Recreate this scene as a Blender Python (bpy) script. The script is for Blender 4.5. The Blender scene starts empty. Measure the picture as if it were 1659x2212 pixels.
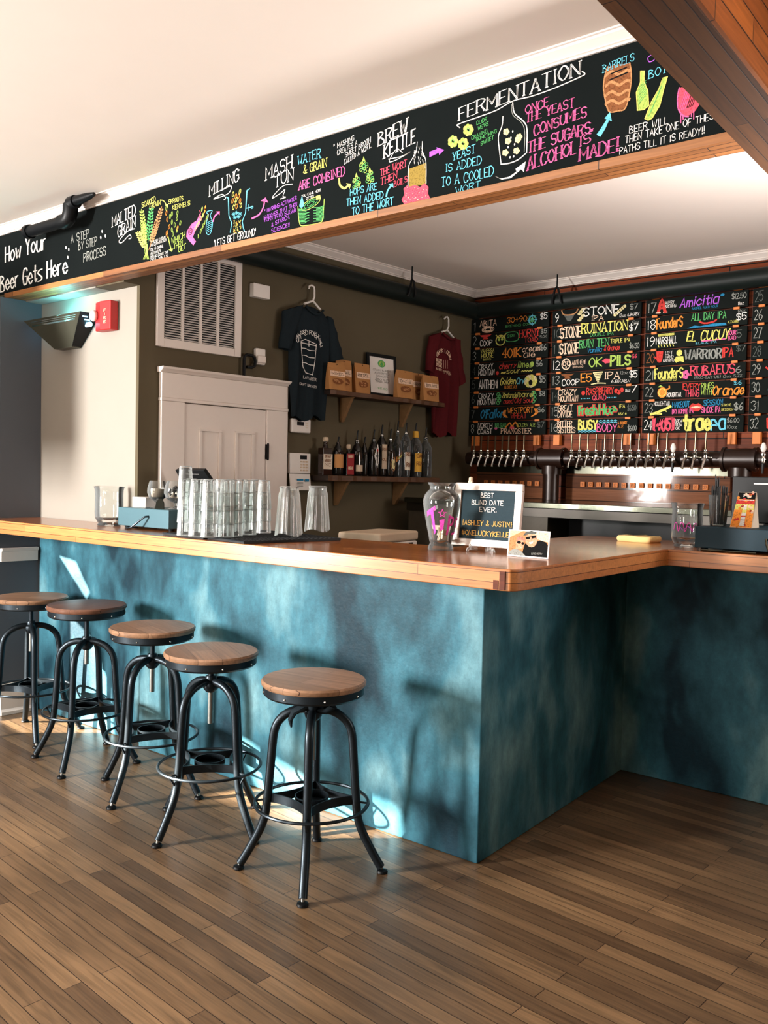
import bpy, bmesh, math, random
from mathutils import Vector, Matrix
R = math.radians
PI = math.pi
sc = bpy.context.scene
col = sc.collection

# ---------------------------------------------------------------- camera
EYE = Vector((0, 0, 1.45))
FPX, CX, CY0 = 1880.03, 829.5, 1106.0
yaw, pit, rol = R(-38.6029), R(-2.3071), R(1.28583)
fw = Vector((math.sin(yaw)*math.cos(pit), math.cos(yaw)*math.cos(pit), math.sin(pit)))
r0 = Vector((math.cos(yaw), -math.sin(yaw), 0))
u0 = r0.cross(fw)
rt = r0*math.cos(rol) + u0*math.sin(rol)
up = u0*math.cos(rol) - r0*math.sin(rol)
cam = bpy.data.cameras.new('camera')
cam_ob = bpy.data.objects.new('camera', cam)
col.objects.link(cam_ob)
m = Matrix((rt, up, -fw)).transposed().to_4x4()
m.translation = EYE
cam_ob.matrix_world = m
cam.sensor_fit = 'HORIZONTAL'
cam.sensor_width = 36
cam.lens = FPX/1659*36
cam.clip_start = 0.05
sc.camera = cam_ob

# ---------------------------------------------------------------- view, world, lights
sc.view_settings.view_transform = 'Standard'
sc.view_settings.look = 'None'
sc.view_settings.gamma = 1
sc.view_settings.use_curve_mapping = False
sc.view_settings.exposure = 0.0
sc.cycles.use_denoising = True
sc.cycles.max_bounces = 10
sc.cycles.diffuse_bounces = 5
sc.cycles.glossy_bounces = 5
sc.cycles.transmission_bounces = 8
sc.cycles.transparent_max_bounces = 64
sc.cycles.caustics_reflective = False
sc.cycles.caustics_refractive = False
sc.cycles.sample_clamp_indirect = 6
w = bpy.data.worlds.new('sky')
sc.world = w
w.use_nodes = True
nt = w.node_tree
nt.nodes.clear()
bg = nt.nodes.new('ShaderNodeBackground')
sky = nt.nodes.new('ShaderNodeTexSky')
sky.sky_type = 'HOSEK_WILKIE'
sky.sun_direction = Vector((-0.6, -0.7, 0.35)).normalized()
sky.turbidity = 3
nt.links.new(sky.outputs[0], bg.inputs[0])
bg.inputs[1].default_value = 0.35
out = nt.nodes.new('ShaderNodeOutputWorld')
nt.links.new(bg.outputs[0], out.inputs[0])

def lamp(name, kind, loc, direction, energy, color, **kw):
    d = bpy.data.lights.new(name, kind)
    d.energy = energy
    d.color = color
    for k, v in kw.items():
        setattr(d, k, v)
    o = bpy.data.objects.new(name, d)
    col.objects.link(o)
    o.location = loc
    o.rotation_euler = Vector(direction).to_track_quat('-Z', 'Y').to_euler()
    return o

SUN_AZ, SUN_EL = R(52), R(17)
SUN = Vector((math.cos(SUN_AZ)*math.cos(SUN_EL), math.sin(SUN_AZ)*math.cos(SUN_EL), -math.sin(SUN_EL)))
lamp('sun', 'SUN', (-8, -8, 4), SUN, 75, (1.0, 0.92, 0.80), angle=R(0.6))
# daylight coming in through the windows behind, then added unseen lamps
lamp('rear_window_light', 'AREA', (-5.45, -2.7, 1.65), (0.55, 1, -0.10), 520, (1.0, 0.96, 0.92), shape='RECTANGLE', size=0.7, size_y=1.3, spread=R(120))
lamp('rear_window_light', 'AREA', (-2.2, -2.7, 1.75), (0.02, 1, -0.04), 80, (1.0, 0.92, 0.84), shape='RECTANGLE', size=0.8, size_y=1.3)
lamp('ceiling_fill', 'AREA', (-2.3, -1.4, 0.25), (0.1, 0.25, 1), 50, (1.0, 0.94, 0.88), shape='RECTANGLE', size=2.6, size_y=0.9)  # added upward fill that brightens the main ceiling
lamp('bar_ceiling_fill', 'AREA', (-0.25, 3.5, 1.35), (-0.25, 0.0, 1), 60, (1.0, 0.93, 0.90), shape='RECTANGLE', size=0.5, size_y=0.5, spread=R(130))  # added uplight over the counter, brightens the bar ceiling
lamp('shirt_wall_fill', 'AREA', (2.25, 4.85, 1.95), (-1, -0.08, 0.05), 75, (1.0, 0.92, 0.86), shape='RECTANGLE', size=0.7, size_y=1.1)  # added light from the right for the door and shirt wall
lamp('amber_beam_lamp', 'AREA', (0.0, 1.9, 2.45), (-1, 0.0, 0.2), 1.0, (1.0, 0.60, 0.26), shape='DISK', size=0.2, spread=R(120))  # unseen warm lamp, aimed only at the beam side

# ---------------------------------------------------------------- planes of the room, from the photograph's perspective
def ray(x, y):
    return rt*((x-CX)/FPX) - up*((y-CY0)/FPX) + fw
def on_z(x, y, z):
    d = ray(x, y); return EYE + d*((z-EYE.z)/d.z)
def on_y(x, y, Y):
    d = ray(x, y); return EYE + d*((Y-EYE.y)/d.y)
def on_x(x, y, X):
    d = ray(x, y); return EYE + d*((X-EYE.x)/d.x)
SKEW = R(4.731)                      # the shirt wall and the left wall are a little off square
CN = Vector((math.cos(SKEW), -math.sin(SKEW), 0))
CD = Vector((math.sin(SKEW), math.cos(SKEW), 0))
CROT = PI/2 - SKEW                   # local x runs along the shirt wall, local y goes into it
YL = 2.80                            # sunlit wall with the fire alarm
PC = Vector((-3.917, YL, 0))         # outside corner of that wall and the shirt wall
PL = Vector((-4.882, YL, 0))         # corner of that wall and the left wall
YT = 5.665                           # tap wall
ZC = 2.885                           # ceiling over the bar
ZM = 2.85                            # ceiling of the main room
ZT = 1.162                           # bar top
ZB = 1.09
YB = 2.753                           # bar front
HY, HZ0, HZ1 = 2.605, 2.466, 2.815   # header board
def on_c(x, y, off=0.0):
    d = ray(x, y); p = PC + CN*off
    return EYE + d*((p-EYE).dot(CN)/d.dot(CN))
def cw(s, off, z):                   # point on the shirt wall: s along, off out into the room
    return PC + CD*s + CN*off + Vector((0, 0, z))
def cs(x, y, off=0.0):               # s, z of a photo point on the shirt wall
    p = on_c(x, y, off); return (p-PC).dot(CD), p.z

# ---------------------------------------------------------------- materials
def srgb(r, g, b):
    f = lambda c: (c/255/12.92) if c/255 <= 0.04045 else ((c/255+0.055)/1.055)**2.4
    return (f(r), f(g), f(b), 1)
MATS = {}
def new_mat(name):
    mm = bpy.data.materials.new(name); mm.use_nodes = True
    MATS[name] = mm
    n = mm.node_tree.nodes
    return mm, n, mm.node_tree.links, n['Principled BSDF']
def setp(b, rough=0.5, metal=0.0, spec=0.5, coat=0.0, coat_rough=0.1):
    b.inputs['Roughness'].default_value = rough
    b.inputs['Metallic'].default_value = metal
    b.inputs['Specular IOR Level'].default_value = spec
    b.inputs['Coat Weight'].default_value = coat
    b.inputs['Coat Roughness'].default_value = coat_rough
def plain(name, rgb, rough=0.5, metal=0.0, spec=0.5, vary=0.06, scale=30, bump=0.0, coat=0.0):
    mm, n, l, b = new_mat(name)
    c = srgb(*rgb)
    setp(b, rough, metal, spec, coat)
    tc = n.new('ShaderNodeTexCoord')
    ns = n.new('ShaderNodeTexNoise'); ns.inputs['Scale'].default_value = scale; ns.inputs['Detail'].default_value = 4
    l.new(tc.outputs['Object'], ns.inputs['Vector'])
    mx = n.new('ShaderNodeMix'); mx.data_type = 'RGBA'
    mx.inputs['A'].default_value = [x*(1-vary) for x in c[:3]]+[1]
    mx.inputs['B'].default_value = [min(1, x*(1+vary)) for x in c[:3]]+[1]
    l.new(ns.outputs['Fac'], mx.inputs['Factor'])
    l.new(mx.outputs['Result'], b.inputs['Base Color'])
    if bump:
        bp = n.new('ShaderNodeBump'); bp.inputs['Strength'].default_value = bump; bp.inputs['Distance'].default_value = 0.01
        l.new(ns.outputs['Fac'], bp.inputs['Height']); l.new(bp.outputs['Normal'], b.inputs['Normal'])
    return mm
def ink(name, rgb):
    mm, n, l, b = new_mat(name)
    c = srgb(*rgb)
    setp(b, 0.9, 0, 0.1)
    tc = n.new('ShaderNodeTexCoord')
    ns = n.new('ShaderNodeTexNoise'); ns.inputs['Scale'].default_value = 160; ns.inputs['Detail'].default_value = 2
    l.new(tc.outputs['Object'], ns.inputs['Vector'])
    rp = n.new('ShaderNodeValToRGB')
    rp.color_ramp.elements[0].position = 0.33; rp.color_ramp.elements[0].color = [x*0.6 for x in c[:3]]+[1]
    rp.color_ramp.elements[1].position = 0.5; rp.color_ramp.elements[1].color = c
    l.new(ns.outputs['Fac'], rp.inputs['Fac']); l.new(rp.outputs['Color'], b.inputs['Base Color'])
    return mm
def planks(name, c1, c2, gap, length, width, rot=(0, 0, 0), rough=0.4, grain=0.35, mortar=0.002, coat=0.0, bump=0.15, spec=0.5, stain=0.0):
    """boards laid in rows: length along local x, width along local y of the (rotated) object coordinates"""
    mm, n, l, b = new_mat(name)
    setp(b, rough, 0, spec, coat, 0.12)
    tc = n.new('ShaderNodeTexCoord')
    mp = n.new('ShaderNodeMapping'); mp.inputs['Rotation'].default_value = rot
    l.new(tc.outputs['Object'], mp.inputs['Vector'])
    br = n.new('ShaderNodeTexBrick')
    br.offset = 0.37; br.offset_frequency = 2; br.squash = 1
    br.inputs['Color1'].default_value = srgb(*c1); br.inputs['Color2'].default_value = srgb(*c2)
    br.inputs['Mortar'].default_value = srgb(*gap)
    br.inputs['Scale'].default_value = 1
    br.inputs['Mortar Size'].default_value = mortar
    br.inputs['Mortar Smooth'].default_value = 0.3
    br.inputs['Bias'].default_value = -0.1
    br.inputs['Brick Width'].default_value = length
    br.inputs['Row Height'].default_value = width
    l.new(mp.outputs['Vector'], br.inputs['Vector'])
    st = n.new('ShaderNodeMapping'); st.inputs['Scale'].default_value = (3, 60, 60)
    l.new(mp.outputs['Vector'], st.inputs['Vector'])
    ns = n.new('ShaderNodeTexNoise'); ns.inputs['Scale'].default_value = 1.0; ns.inputs['Detail'].default_value = 6; ns.inputs['Distortion'].default_value = 1.2
    l.new(st.outputs['Vector'], ns.inputs['Vector'])
    rp = n.new('ShaderNodeValToRGB')
    rp.color_ramp.elements[0].position = 0.3; rp.color_ramp.elements[0].color = (1-grain, 1-grain, 1-grain, 1)
    rp.color_ramp.elements[1].position = 0.65; rp.color_ramp.elements[1].color = (1, 1, 1, 1)
    l.new(ns.outputs['Fac'], rp.inputs['Fac'])
    mx = n.new('ShaderNodeMix'); mx.data_type = 'RGBA'; mx.blend_type = 'MULTIPLY'; mx.inputs['Factor'].default_value = 1
    l.new(br.outputs['Color'], mx.inputs['A']); l.new(rp.outputs['Color'], mx.inputs['B'])
    last = mx.outputs['Result']
    if stain:
        n2 = n.new('ShaderNodeTexNoise'); n2.inputs['Scale'].default_value = 1.3; n2.inputs['Detail'].default_value = 5
        l.new(tc.outputs['Object'], n2.inputs['Vector'])
        r2 = n.new('ShaderNodeValToRGB')
        r2.color_ramp.elements[0].position = 0.35; r2.color_ramp.elements[0].color = (1-stain, 1-stain, 1-stain, 1)
        r2.color_ramp.elements[1].position = 0.62; r2.color_ramp.elements[1].color = (1, 1, 1, 1)
        l.new(n2.outputs['Fac'], r2.inputs['Fac'])
        m2 = n.new('ShaderNodeMix'); m2.data_type = 'RGBA'; m2.blend_type = 'MULTIPLY'; m2.inputs['Factor'].default_value = 1
        l.new(last, m2.inputs['A']); l.new(r2.outputs['Color'], m2.inputs['B'])
        last = m2.outputs['Result']
    l.new(last, b.inputs['Base Color'])
    bp = n.new('ShaderNodeBump'); bp.inputs['Strength'].default_value = bump; bp.inputs['Distance'].default_value = 0.004
    l.new(br.outputs['Fac'], bp.inputs['Height']); bp.invert = True
    l.new(bp.outputs['Normal'], b.inputs['Normal'])
    return mm
def clear_glass(name, tint=(0.97, 0.985, 0.98), haze=0.05):
    """cheap clear glass: fresnel between see-through and mirror, with a little surface haze"""
    mm, n, l, b = new_mat(name)
    n.remove(b)
    o = n['Material Output']
    tr = n.new('ShaderNodeBsdfTransparent'); tr.inputs[0].default_value = (*tint, 1)
    gl = n.new('ShaderNodeBsdfGlossy'); gl.inputs['Roughness'].default_value = 0.04
    df = n.new('ShaderNodeBsdfDiffuse'); df.inputs[0].default_value = (0.9, 0.93, 0.93, 1)  # white haze added so that lit glass looks bright
    lw = n.new('ShaderNodeFresnel'); lw.inputs['IOR'].default_value = 1.45
    m1 = n.new('ShaderNodeMixShader'); l.new(lw.outputs[0], m1.inputs[0]); l.new(tr.outputs[0], m1.inputs[1]); l.new(gl.outputs[0], m1.inputs[2])
    ly = n.new('ShaderNodeLayerWeight'); ly.inputs['Blend'].default_value = 0.35
    ma = n.new('ShaderNodeMath'); ma.operation = 'MULTIPLY_ADD'; ma.inputs[1].default_value = haze*4; ma.inputs[2].default_value = haze*0.4
    l.new(ly.outputs['Facing'], ma.inputs[0])
    m2 = n.new('ShaderNodeMixShader'); l.new(ma.outputs[0], m2.inputs[0]); l.new(m1.outputs[0], m2.inputs[1]); l.new(df.outputs[0], m2.inputs[2])
    l.new(m2.outputs[0], o.inputs['Surface'])
    return mm
def emit(name, rgb, s):
    mm, n, l, b = new_mat(name)
    b.inputs['Emission Color'].default_value = srgb(*rgb); b.inputs['Emission Strength'].default_value = s
    b.inputs['Base Color'].default_value = srgb(*rgb)
    return mm

FLOOR = planks('floor_boards', (146, 116, 84), (96, 74, 54), (42, 30, 20), 0.95, 0.057, (0, 0, R(4.5)), rough=0.33, grain=0.46, mortar=0.0014, bump=0.2, stain=0.42)
BARTOP = planks('bar_top_oak', (196, 120, 62), (150, 84, 40), (78, 40, 18), 1.1, 0.04, (0, 0, 0), rough=0.22, grain=0.3, mortar=0.0012, coat=0.35, bump=0.05)
BAREDGE = planks('bar_edge_oak', (212, 143, 86), (178, 109, 60), (90, 46, 20), 1.3, 0.036, (PI/2, 0, 0), rough=0.3, grain=0.28, mortar=0.0012, coat=0.25, bump=0.05)
BEAMWOOD = planks('beam_oak_shaded', (98, 62, 32), (66, 40, 22), (24, 12, 7), 1.2, 0.036, (0, 0, PI/2), rough=0.5, grain=0.35, mortar=0.0016, bump=0.2)  # underside copy of the oak, shade painted into its dark tone
BEAMSIDE = planks('beam_side_oak_lit', (190, 112, 46), (128, 66, 28), (36, 16, 8), 0.7, 0.06, (-PI/2, -PI/2, 0), rough=0.5, grain=0.4, mortar=0.002, bump=0.2)  # side copy of the oak, warm light painted into its orange
CAPWOOD = planks('header_cap_oak', (182, 120, 66), (120, 72, 38), (40, 22, 12), 0.9, 0.03, (0, 0, 0), rough=0.5, grain=0.35, mortar=0.0016, bump=0.2)
TAPWALL = planks('tap_wall_boards', (136, 62, 26), (84, 36, 16), (14, 7, 4), 1.3, 0.083, (PI/2, 0, 0), spec=0.2, rough=0.6, grain=0.45, mortar=0.004, bump=0.4)
SHELFWOOD = planks('rough_shelf_pine', (92, 58, 32), (60, 36, 22), (40, 24, 14), 3, 0.2, (0, 0, 0), rough=0.6, grain=0.4)
BRACKET = plain('bracket_pine', (128, 94, 58), 0.7, vary=0.2)
SEATWOOD = planks('stool_seat_wood', (168, 130, 102), (138, 104, 78), (70, 42, 28), 0.8, 0.09, (0, 0, 0.5), rough=0.38, grain=0.35, mortar=0.0008, bump=0.05)
SEATDARK = planks('stool_seat_dark_wood', (118, 80, 62), (92, 62, 50), (50, 30, 20), 0.8, 0.09, (0, 0, 0.5), rough=0.38, grain=0.35, mortar=0.0008, bump=0.05)
STEELBLK = plain('gunmetal', (40, 48, 54), 0.36, 0.75, 0.5, vary=0.15)
SCREW = plain('screw_steel', (150, 152, 148), 0.35, 0.9)
CEIL = plain('ceiling_paint', (236, 226, 216), 0.9, vary=0.02, scale=6)
WHITE = plain('white_trim_paint', (232, 222, 214), 0.5, vary=0.02)
WHITEWALL = plain('pale_wall_paint', (152, 145, 135), 0.85, vary=0.03, scale=8)
OLIVE = plain('olive_wall_paint', (86, 76, 55), 0.85, vary=0.06, scale=5)
GREYWALL = plain('slate_wall_paint', (84, 90, 98), 0.85, vary=0.05, scale=5)
BLACKBOARD = plain('blackboard_paint', (15, 20, 20), 0.9, vary=0.3, scale=4, spec=0.08)
BOARDBLK = plain('tap_board_paint', (17, 22, 20), 0.85, vary=0.15, scale=12, spec=0.12)
BLACK = plain('black_plastic', (14, 16, 18), 0.42, 0, 0.2, vary=0.1)
RUBBER = plain('black_rubber', (20, 22, 24), 0.7)
DARKPIPE = plain('dark_green_pipe', (16, 25, 23), 0.5, 0.0, 0.25, vary=0.15)
BROWNPIPE = plain('rust_brown_pipe', (36, 20, 13), 0.35, 0.2, vary=0.25, scale=14)
CHROME = plain('chrome', (225, 225, 220), 0.16, 1.0, vary=0.02)
STEEL = plain('brushed_steel', (74, 74, 64), 0.17, 0.9, vary=0.18, scale=9)
WHITEPL = plain('white_plastic', (232, 226, 220), 0.45, vary=0.02)
RED = plain('alarm_red', (196, 38, 40), 0.4, vary=0.05)
BOXTEAL = plain('teal_grey_metal', (70, 104, 114), 0.45, 0.2, vary=0.06)
BOXDARK = plain('dark_teal_metal', (16, 44, 56), 0.5, 0.0, 0.2, vary=0.06)
KRAFT = plain('kraft_paper', (176, 122, 68), 0.8, vary=0.1)
LABEL = plain('paper_label', (226, 212, 192), 0.8, vary=0.05)
NAVY = plain('charcoal_cotton', (30, 38, 43), 0.95, vary=0.12, scale=60, spec=0.1)
MAROON = plain('maroon_cotton', (82, 24, 28), 0.95, vary=0.12, scale=60, spec=0.1)
COOLER = plain('cooler_beige', (206, 184, 158), 0.6, vary=0.06)
CLOTH = plain('folded_towel', (236, 206, 140), 0.95, vary=0.08)
PEG = plain('orange_wood_clip', (206, 116, 46), 0.6, vary=0.15)
FELT = plain('letter_board_felt', (40, 58, 66), 0.95, vary=0.1, scale=80)
GLASS = clear_glass('clear_glass', haze=0.03)
PINT = clear_glass('hazed_pint_glass', haze=0.11)
PITCH = clear_glass('ribbed_pitcher_glass', haze=0.17)
ACRYL = clear_glass('clear_acrylic', haze=0.10)
DARKGLASS = plain('dark_bottle_glass', (20, 18, 16), 0.1, 0, 0.6, vary=0.1)
AMBER = plain('brown_spirit_glass', (34, 16, 10), 0.1, 0, 0.6, vary=0.1)
SMOKE = clear_glass('grey_tumbler_glass', (0.45, 0.5, 0.52), 0.06)
I_WHITE = ink('chalk_white', (232, 228, 222))
I_GREY = ink('chalk_grey', (150, 152, 146))
I_DIM = ink('chalk_dim', (92, 96, 92))
I_PINK = ink('chalk_pink', (228, 104, 160))
I_ROSE = ink('chalk_rose', (226, 84, 104))
I_RED = ink('chalk_red', (204, 66, 60))
I_BLUE = ink('chalk_blue', (110, 198, 222))
I_DEEP = ink('chalk_deep_blue', (48, 132, 176))
I_YEL = ink('chalk_yellow', (222, 216, 112))
I_LIME = ink('chalk_lime', (172, 200, 96))
I_GREEN = ink('chalk_green', (92, 176, 104))
I_ORG = ink('chalk_orange', (236, 146, 62))
I_TAN = ink('chalk_tan', (188, 136, 92))
I_PURP = ink('chalk_purple', (178, 96, 214))
I_BROWN = ink('chalk_brown', (134, 84, 52))
I_AMBER = ink('chalk_amber', (150, 126, 62))
I_BLACK = ink('print_black', (24, 24, 24))
I_PEACH = ink('chalk_peach', (240, 206, 178))
I_CREAM = ink('chalk_cream', (228, 214, 160))
I_HOT = ink('paint_hot_pink', (240, 84, 190))
I_GOLD = ink('letter_gold', (216, 172, 96))
# ---------------------------------------------------------------- building helpers
class MB:
    def __init__(s):
        s.v = []; s.f = []; s.m = []; s.mats = []
    def mi(s, mat):
        if mat not in s.mats: s.mats.append(mat)
        return s.mats.index(mat)
    def add(s, vs, fs, mat):
        o = len(s.v); k = s.mi(mat)
        s.v += [tuple(v) for v in vs]
        for f in fs:
            s.f.append(tuple(i+o for i in f)); s.m.append(k)
        return s
    def box(s, x0, x1, y0, y1, z0, z1, mat):
        v = [(x, y, z) for z in (z0, z1) for y in (y0, y1) for x in (x0, x1)]
        return s.add(v, [(0, 2, 3, 1), (4, 5, 7, 6), (0, 1, 5, 4), (2, 6, 7, 3), (0, 4, 6, 2), (1, 3, 7, 5)], mat)
    def hexa(s, v, mat):            # eight corners, same order as box
        return s.add(v, [(0, 2, 3, 1), (4, 5, 7, 6), (0, 1, 5, 4), (2, 6, 7, 3), (0, 4, 6, 2), (1, 3, 7, 5)], mat)
    def prism(s, pts, z0, z1, mat, side=None):   # xy outline, counter-clockwise
        n = len(pts)
        v = [(x, y, z0) for x, y in pts]+[(x, y, z1) for x, y in pts]
        s.add(v, [tuple(range(n))[::-1], tuple(range(n, 2*n))], mat)
        s.add(v, [(i, (i+1) % n, (i+1) % n+n, i+n) for i in range(n)], side or mat)
        return s
    def extrude(s, pts, d, mat):    # any planar outline pushed along vector d
        n = len(pts); d = Vector(d)
        v = [Vector(p) for p in pts]; v = v+[p+d for p in v]
        return s.add(v, [tuple(range(n))[::-1], tuple(range(n, 2*n))]+[(i, (i+1) % n, (i+1) % n+n, i+n) for i in range(n)], mat)
    def lathe(s, prof, mat, c=(0, 0, 0), n=28, flute=None):
        v = []; f = []
        for r, z in prof:
            for k in range(n):
                a = 2*PI*k/n; rr = r*(flute(k, z) if flute else 1)
                v.append((c[0]+rr*math.cos(a), c[1]+rr*math.sin(a), c[2]+z))
        for i in range(len(prof)-1):
            for k in range(n):
                k2 = (k+1) % n
                f.append((i*n+k, i*n+k2, (i+1)*n+k2, (i+1)*n+k))
        s.add(v, f, mat)
        if prof[0][0] > 1e-4: s.add(v[:n], [tuple(range(n))[::-1]], mat)
        if prof[-1][0] > 1e-4: s.add(v[-n:], [tuple(range(n))], mat)
        return s
    def tube(s, pts, r, mat, n=12, closed=False, flat=None):
        pts = [Vector(p) for p in pts]; N = len(pts)
        rs = r if isinstance(r, (list, tuple)) else [r]*N
        v = []; f = []; prev = None
        for i, p in enumerate(pts):
            if closed: t = pts[(i+1) % N]-pts[i-1]
            else: t = pts[min(i+1, N-1)]-pts[max(i-1, 0)]
            t.normalize()
            if prev is None:
                a = Vector((0, 0, 1)) if abs(t.z) < 0.9 else Vector((1, 0, 0))
            else: a = prev
            u = (a - t*a.dot(t)).normalized(); prev = u
            w_ = t.cross(u)
            for k in range(n):
                q = 2*PI*k/n
                v.append(p + u*math.cos(q)*rs[i]*(flat or 1) + w_*math.sin(q)*rs[i])
        for i in range(N if closed else N-1):
            j = (i+1) % N
            for k in range(n):
                k2 = (k+1) % n
                f.append((i*n+k, i*n+k2, j*n+k2, j*n+k))
        s.add(v, f, mat)
        if not closed:
            s.add(v[:n], [tuple(range(n))[::-1]], mat); s.add(v[-n:], [tuple(range(n))], mat)
        return s
    def cyl(s, p0, p1, r, mat, n=20, r1=None):
        return s.tube([p0, p1], [r, r if r1 is None else r1], mat, n)
    def ball(s, c, r, mat, n=12, sq=(1, 1, 1)):
        prof = [(math.sin(PI*i/n)*r, -math.cos(PI*i/n)*r) for i in range(n+1)]
        v = []; f = []
        for rr, z in prof:
            for k in range(n*2):
                a = PI*k/n
                v.append((c[0]+rr*math.cos(a)*sq[0], c[1]+rr*math.sin(a)*sq[1], c[2]+z*sq[2]))
        M = n*2
        for i in range(n):
            for k in range(M):
                f.append((i*M+k, i*M+(k+1) % M, (i+1)*M+(k+1) % M, (i+1)*M+k))
        return s.add(v, f, mat)
    def grid(s, fn, nu, nv, mat, wrap=False):
        v = [fn(i/(nu if wrap else nu-1), j/(nv-1)) for j in range(nv) for i in range(nu)]
        f = []
        for j in range(nv-1):
            for i in range(nu if wrap else nu-1):
                a = j*nu+i; b = j*nu+(i+1) % nu
                f.append((a, b, b+nu, a+nu))
        return s.add(v, f, mat)
    def build(s, name, parent=None, smooth=35, bevel=0.0, seg=2, fix=True):
        me = bpy.data.meshes.new(name)
        me.from_pydata(s.v, [], s.f)
        for mt in s.mats: me.materials.append(mt)
        me.polygons.foreach_set('material_index', s.m)
        bm = bmesh.new(); bm.from_mesh(me)
        bmesh.ops.remove_doubles(bm, verts=bm.verts, dist=1e-5)
        if fix: bmesh.ops.recalc_face_normals(bm, faces=bm.faces)
        if smooth:
            for f in bm.faces: f.smooth = True
            for e in bm.edges:
                if len(e.link_faces) == 2 and e.calc_face_angle(0) > R(smooth): e.smooth = False
        bm.to_mesh(me); bm.free()
        o = bpy.data.objects.new(name, me); col.objects.link(o)
        if parent: o.parent = parent
        if bevel:
            b = o.modifiers.new('bevel', 'BEVEL'); b.width = bevel; b.segments = seg; b.limit_method = 'ANGLE'; b.angle_limit = R(40)
            b.harden_normals = True
        return o

def tag(o, label, cat, group=None, kind=None):
    o['label'] = label; o['category'] = cat
    if group: o['group'] = group
    if kind: o['kind'] = kind
    return o
def thing(name, label, cat, loc=(0, 0, 0), rz=0.0, group=None):
    o = bpy.data.objects.new(name, None); col.objects.link(o)
    o.empty_display_size = 0.05
    o.location = loc; o.rotation_euler = (0, 0, rz)
    return tag(o, label, cat, group)
def struct(o):
    o['kind'] = 'structure'
    return o
def kids(o):
    return [c for c in bpy.data.objects if c.parent == o]
def dup(root, loc, rz=None, label=None, group=None):
    def cp(o, par):
        c = o.copy(); col.objects.link(c)
        if par: c.parent = par
        for ch in kids_of.get(o.name, kids(o)): cp(ch, c)
        return c
    kids_of = {}
    r = cp(root, None)
    r.location = loc
    if rz is not None: r.rotation_euler = (0, 0, rz)
    if label: r['label'] = label
    if group: r['group'] = group
    return r
def loc2(o):
    return Matrix.Translation(o.location) @ o.rotation_euler.to_matrix().to_4x4()

# ---------------------------------------------------------------- hand lettering: a stroke font drawn as ribbons
GL = {
'A': '002640|1232', 'B': '0006|~0616352403|~0323413000', 'C': '~4536160402103041', 'D': '0006|~062644422000', 'E': '46060040|0333',
'F': '460600|0333', 'G': '~4536160402103041|414323', 'H': '0006|4046|0343', 'I': '2026', 'J': '~3632201001', 'K': '0006|460340',
'L': '060040', 'M': '0006224640', 'N': '00064046', 'O': '~26040220424426', 'P': '0006|~0626452303', 'Q': '~26040220424426|2240',
'R': '0006|~0626452303|2340', 'S': '~4526051333412001', 'T': '0646|2620', 'U': '~0602204246', 'V': '062046', 'W': '0610243046',
'X': '0640|0046', 'Y': '062346|2320', 'Z': '06460040', '0': '~26040220424426', '1': '152620', '2': '~0526442200|0040',
'3': '~05264523|~23422001', '4': '30360242', '5': '460603|~0324422001', '6': '~36140220422302', '7': '064610',
'8': '~2605234526|~2302204223', '9': '~10324426042344', '&': '~4014162635120120|2042', '!': '2622|2120', '.': '2021', ',': '2110',
"'": '2624', '-': '1333', ':': '2122|2425', '$': '~4526051333412001|2720', '#': '1016|3036|0242|0444', '{': '~36262413242030',
'}': '~16262433242010', '*': '1535|1634|1436', '+': '2125|0343', '%': '0046|~0515|~3141', '[': '36161030', ']': '16363010', '/': '0046',
'a': '~4414021030|4440', 'b': '0600|~0424422000', 'c': '~4324022041', 'd': '4640|~4424022040', 'e': '0242|~4224022041',
'f': '~46252420|0444', 'g': '~4424022042|~44402001', 'h': '0600|~02244240', 'i': '2420|2526', 'k': '0600|440240', 'l': '2620',
'm': '0400|~03142120|~23344240', 'n': '0400|~03244240', 'o': '~2402204224', 'p': '0400|~0424422202', 'r': '0400|~032434',
's': '~442403412000', 't': '~26213041|0444', 'u': '~04012042|4440', 'v': '042044', 'w': '0410233044', 'y': '0422|4400', 'z': '04440040'}
NARROW = {'I': 1, '1': 1.2, '!': .8, '.': .6, ',': .7, "'": .7, ':': .6, 'i': .8, 'l': .8, ' ': 2.4, 'J': 3.2, '-': 2.4, 'f': 3, 't': 3, 'r': 3.2,
          'M': 4.8, 'W': 4.8, 'm': 4.6, 'w': 4.6, '{': 2.4, '}': 2.4, '[': 2.2, ']': 2.2, 'E': 3.4, 'L': 3.2, 'F': 3.3}
def spline(p, k=4):
    o = []; n = len(p)
    cl = (p[0]-p[-1]).length < 1e-6
    for i in range(n-1):
        a = p[i-1] if i else (p[-2] if cl else p[0]); b = p[i]; c = p[i+1]
        d = p[i+2] if i+2 < n else (p[1] if cl else p[-1])
        for j in range(k):
            t = j/k
            o.append(0.5*((2*b)+(c-a)*t+(2*a-5*b+4*c-d)*t*t+(3*b-a-3*c+d)*t**3))
    o.append(p[-1]); return o
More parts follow.
